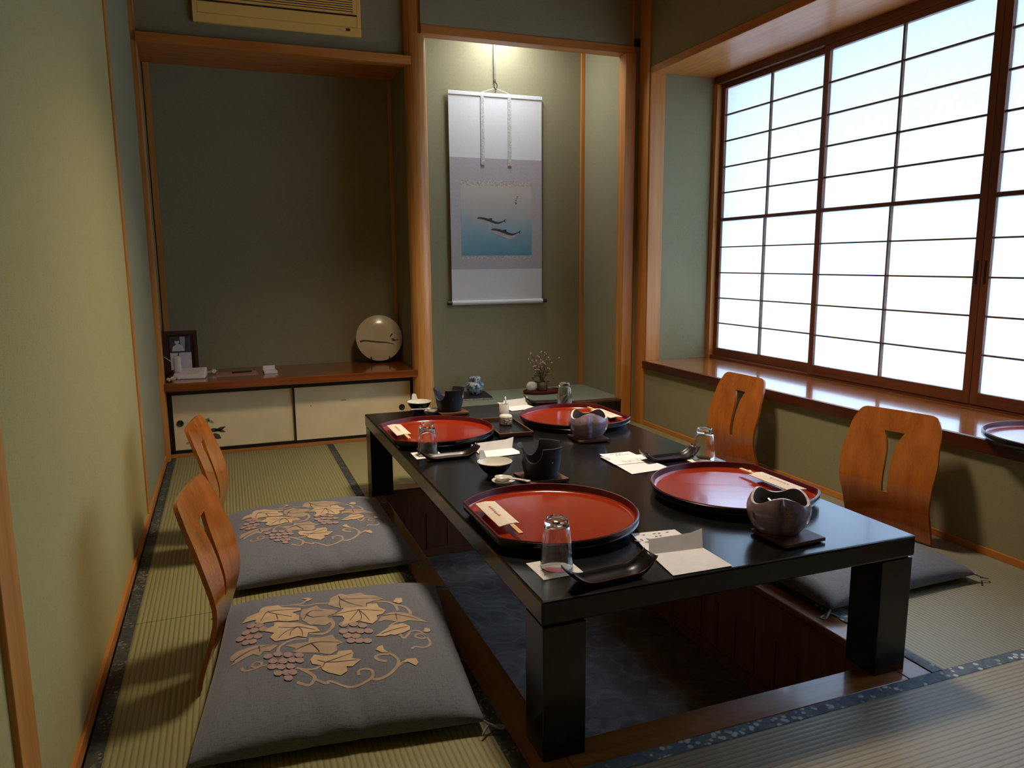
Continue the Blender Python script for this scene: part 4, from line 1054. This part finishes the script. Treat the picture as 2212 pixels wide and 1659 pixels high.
def make_mauve(loc, rz, label):
    t = thing('ceramic_burner', label, 'burner', loc, rz, 'mauve ceramic burners')
    Hh = .098; N = 144
    def rim(th): c = math.cos(3*th); return Hh-.004-.010*(1-c)*.5-.008*max(0, -c)+.003*max(0, c)
    th0 = 0
    def R(z):
        s = z/Hh; return .043+.0315*math.sin(PI*min(1, (s*.86+.02)))**.75
    pts = [(2*PI*i/N, rim(2*PI*i/N)) for i in range(N+1)]
    outer = [(0, .004), (2*PI*.07, .004)]+[(a*.07, b) for a, b in pts[::-1]]
    holes = [ell((PI/3+2*PI/3*k)*.07, .044, .0095, .0125, 16) for k in range(3)]
    def fn(a, b, s): th = a/.07; r = R(b)-.0058*s; return (r*math.cos(th), r*math.sin(th), b)
    bm = sheet(bm_new(), outer, holes, fn, .012, 0, 1, 2)
    bmesh.ops.remove_doubles(bm, verts=bm.verts, dist=2e-4)
    body = bm
    obj('bottom', lathe(bm_new(), [(0, 0), (.040, 0), (.0445, .004), (.040, .009), (0, .009)], 40), 'glaze', t, True)
    f = obj('fuel_cup', lathe(bm_new(), [(0, .009), (.030, .009), (.031, .060), (.029, .062), (.024, .062), (.022, .052), (0, .052)], 32), 'metal', t, True)
    bm = bm_new()
    for k in range(4):
        a = PI/2*k+.4; c, s_ = math.cos(a), math.sin(a)
        tube(bm, [(.029*c, .029*s_, .061), (.046*c, .046*s_, .064), (.056*c, .056*s_, .060)], .0035, 6)
    obj('wing', bm, 'metal', f)
    # gold brushed characters on the front lobe
    bm = body
    def fs(a, b): th = a/.07; r = R(b)+.0006; return (r*math.cos(th), r*math.sin(th), b)
    r2 = random.Random(4)
    def S(pts, w=.0018): patch(bm, stroke([(x*.001, z*.001) for x, z in pts], w), fs, 3, .05)
    S([(12, 74), (12, 62)]); S([(5, 68), (19, 69)]); S([(6, 74), (8, 70)]); S([(18, 75), (16, 70)]); S([(12, 66), (5, 58)]); S([(12, 66), (20, 58)])
    S([(6, 52), (18, 53)]); S([(7, 46), (18, 47)]); S([(12, 55), (11, 40)]); S([(6, 40), (18, 41)]); S([(6, 46), (6, 39)]); S([(18, 47), (18, 40)])
    S([(-26, 60), (-20, 61)], .0013); S([(-26, 55), (-20, 56)], .0013); S([(-23, 61), (-24, 50)], .0013); S([(-27, 50), (-20, 51)], .0013)
    obj('body', bm, ['glaze', 'glaze_in', 'glaze_rim', 'gold'], t, True)
    return t
make_pad(1.568, -.672, math.radians(3), .060, 'square wooden pad under the mauve ceramic burner nearest the viewer')
mb = make_mauve((1.558, -.648, TZ+.012), math.radians(-122), 'mauve ceramic burner with a wavy rim and gold characters nearest the viewer')
make_pad(1.580, .415, math.radians(-2), .060, 'square wooden pad under the mauve ceramic burner at the far right tray')
dup(mb, (1.580, .418, TZ+.012), math.radians(-108), 'mauve ceramic burner with a wavy rim before the far right tray')

# bowls with a tab, spoons, soy set
def make_bowl(loc, rz, label):
    t = thing('tab_bowl', label, 'bowl', loc, rz, 'black and white bowls with a tab')
    obj('outside', lathe(bm_new(), [(0, .006), (.018, .006), (.020, 0), (.0235, 0), (.0235, .006), (.036, .016), (.048, .031), (.054, .0455), (.0530, .0455), (.047, .029), (.035, .0155), (0, .0075)], 44), 'black', t, True)
    obj('inside', lathe(bm_new(), [(.0545, .0445), (.0550, .0465), (.0530, .0472), (.0450, .032), (.0325, .0195), (.02, .014), (0, .0125)], 44), 'white', t, True)
    bm = sheet(bm_new(), [(-.022, .0), (.022, .0), (.0135, .010), (.0105, .024), (.008, .031), (0, .033), (-.008, .031), (-.0105, .024), (-.0135, .010)], [], lambda a, b, s: (.0505+.004*s+b*.18-a*a*8, a, .040+b), .01)
    obj('tab', bm, 'white', t, True)
    return t
w0 = make_bowl((1.096, .098, TZ), math.radians(118), 'black bowl with white inside and an upright tab in the middle of the table')
dup(w0, (1.124, 1.190, TZ), math.radians(100), 'black bowl with white inside and an upright tab at the far left table corner')
def make_spoon(loc, rz, label, lab2):
    r = thing('spoon_rest', lab2, 'spoon rest', loc, rz, 'small white spoon rests')
    obj('dish', lathe(bm_new(), [(0, 0), (.020, 0), (.023, .003), (.034, .012), (.0355, .014), (.033, .0135), (.021, .0065), (0, .0055)], 36), 'white', r, True)
    s = thing('porcelain_spoon', label, 'spoon', (loc[0], loc[1], loc[2]+.0085), rz, 'white porcelain spoons')
    bm = bm_new(); n = 24; rs = []
    for ro, z in ((0.0, .000), (.5, .001), (.85, .006), (1.0, .013), (1.03, .0145), (.96, .0145), (.8, .0085), (.45, .0042), (0, .0035)):
        if ro == 0: rs.append([bm.verts.new((0, 0, z))])
        else: rs.append([bm.verts.new((ro*.029*math.cos(2*PI*k/n), ro*.021*math.sin(2*PI*k/n), z+.003*max(0, math.cos(2*PI*k/n))*ro)) for k in range(n)])
    for a, b in zip(rs, rs[1:]):
        for k in range(n):
            j = (k+1) % n
            if len(a) == 1: bm.faces.new((a[0], b[k], b[j]))
            elif len(b) == 1: bm.faces.new((a[k], a[j], b[0]))
            else: bm.faces.new((a[k], a[j], b[j], b[k]))
    obj('bowl', bm, 'white', s, 'all')
    bm = sheet(bm_new(), [(.022, -.010), (.05, -.0065), (.085, -.006), (.095, -.009), (.099, 0), (.095, .009), (.085, .006), (.05, .0065), (.022, .010)], [], lambda a, b, q: (a, b, .0135+(.004 if q == 0 else 0)+.10*(a-.022)*.35-b*b*20*(q == 0)), .015)
    for k in range(9): patch(bm, leafpoly(.046+k*.0045, (-1)**k*.0022, .006, .0016, .9*(-1)**k), lambda a, b: (a, b, .0135+.0046+.035*(a-.022)-b*b*20), 1+k % 2, .05)
    obj('handle', bm, ['white', 'ink', 'pinkink'], s, True)
make_spoon((1.088, -.002, TZ), math.radians(-58), 'white porcelain spoon with a dark flowered handle beside the nearest left tray', 'small white dish under the spoon in mid table')
make_spoon((1.165, 1.118, TZ), math.radians(178), 'white porcelain spoon at the far left of the table behind the red tray', 'small white dish under the spoon at the far table end')

t = thing('condiment_tray', 'small rectangular dark tray carrying the white soy pot', 'tray', (1.353, .695, TZ), math.radians(-4))
x, y = .068, .150
obj('base', boxes((-x+.006, -y+.006, 0, x-.006, y-.006, .008)), 'black', t)
obj('rim', boxes((-x, -y, .004, x, -y+.006, .020), (-x, y-.006, .004, x, y, .020), (-x, -y+.006, .004, -x+.006, y-.006, .020), (x-.006, -y+.006, .004, x, y-.006, .020)), 'padwood', t, False, .0015)
t = thing('soy_pot', 'short white eight-sided pot with orange flecks on the dark condiment tray', 'pot', (1.372, .745, TZ+.008), .3)
obj('body', lathe(bm_new(), [(0, 0), (.022, 0), (.0265, .004), (.0275, .034), (.024, .041), (.012, .043), (0, .0435)], 8), 'white', t, False, .002)
bm = bm_new()
for th, z in ((-2.35, .024), (-2.0, .020), (-1.6, .025), (-1.2, .021), (-2.2, .013), (-1.4, .013)):
    lump(bm, (.0262*math.cos(th), .0262*math.sin(th), z), .0032, 2, 1, .1, (1, 1, 1.3))
obj('orange_fleck', bm, plain('orange_glaze', (.42, .15, .06), .3), t, 'all')
t = thing('toothpick_holder', 'tall white cylinder behind the soy pot on the condiment tray', 'holder', (1.385, .800, TZ+.008), 0)
obj('cup', lathe(bm_new(), [(0, 0), (.0195, 0), (.0205, .002), (.0205, .074), (.0195, .0755), (.018, .074), (.018, .004), (0, .004)], 32), 'white', t, True)
bm = tube(bm_new(), [(.003, -.004, .004), (.006, -.006, .086), (.004, -.006, .106)], .0026, 8)
o = obj('paper_stick', bm, 'paperw', None, 'all'); o.location = (1.385, .800, TZ+.008); tag(o, 'white stick rising out of the white cylinder on the condiment tray', 'stick')

# ------------------------------------------------------------------ light
def area(name, loc, size, power, color, target=None, size_y=None, shape='DISK'):
    l = bpy.data.lights.new(name, 'AREA'); l.shape = shape if size_y is None else 'RECTANGLE'; l.size = size
    if size_y: l.size_y = size_y
    l.energy = power; l.color = color
    o = bpy.data.objects.new(name, l); COL.objects.link(o); o.location = loc
    d = (Vector(target)-Vector(loc)) if target else Vector((0, 0, -1))
    o.rotation_euler = d.to_track_quat('-Z', 'Y').to_euler(); return o
area('ceiling_lamp', (1.40, .50, CEIL-.03), .42, 25.5, (1.0, .84, .65)).data.spread = math.radians(108)
area('tokonoma_lamp', (2.04, 2.42, CEIL-.13), .12, 12.5, (.86, .93, 1.06), (2.04, 2.60, .6), .55)
wd = bpy.data.worlds.new('overcast_sky'); SC.world = wd; wd.use_nodes = True
bg = wd.node_tree.nodes['Background']; bg.inputs[0].default_value = (.54, .78, 1.18, 1); bg.inputs[1].default_value = 13.0
try:
    wd.cycles.sampling_method = 'MANUAL'; wd.cycles.sample_map_resolution = 64
except Exception: pass

vs_ = SC.view_settings
vs_.view_transform = 'Standard'; vs_.look = 'None'; vs_.exposure = 0.0; vs_.gamma = 1.0
try: vs_.use_curve_mapping = False
except Exception: pass
SC.cycles.light_sampling_threshold = 0; SC.cycles.max_bounces = 12; SC.cycles.diffuse_bounces = 8; SC.cycles.glossy_bounces = 4; SC.cycles.transmission_bounces = 8
SC.cycles.caustics_reflective = False; SC.cycles.caustics_refractive = True; SC.cycles.sample_clamp_indirect = 6
SC.cycles.use_denoising = True
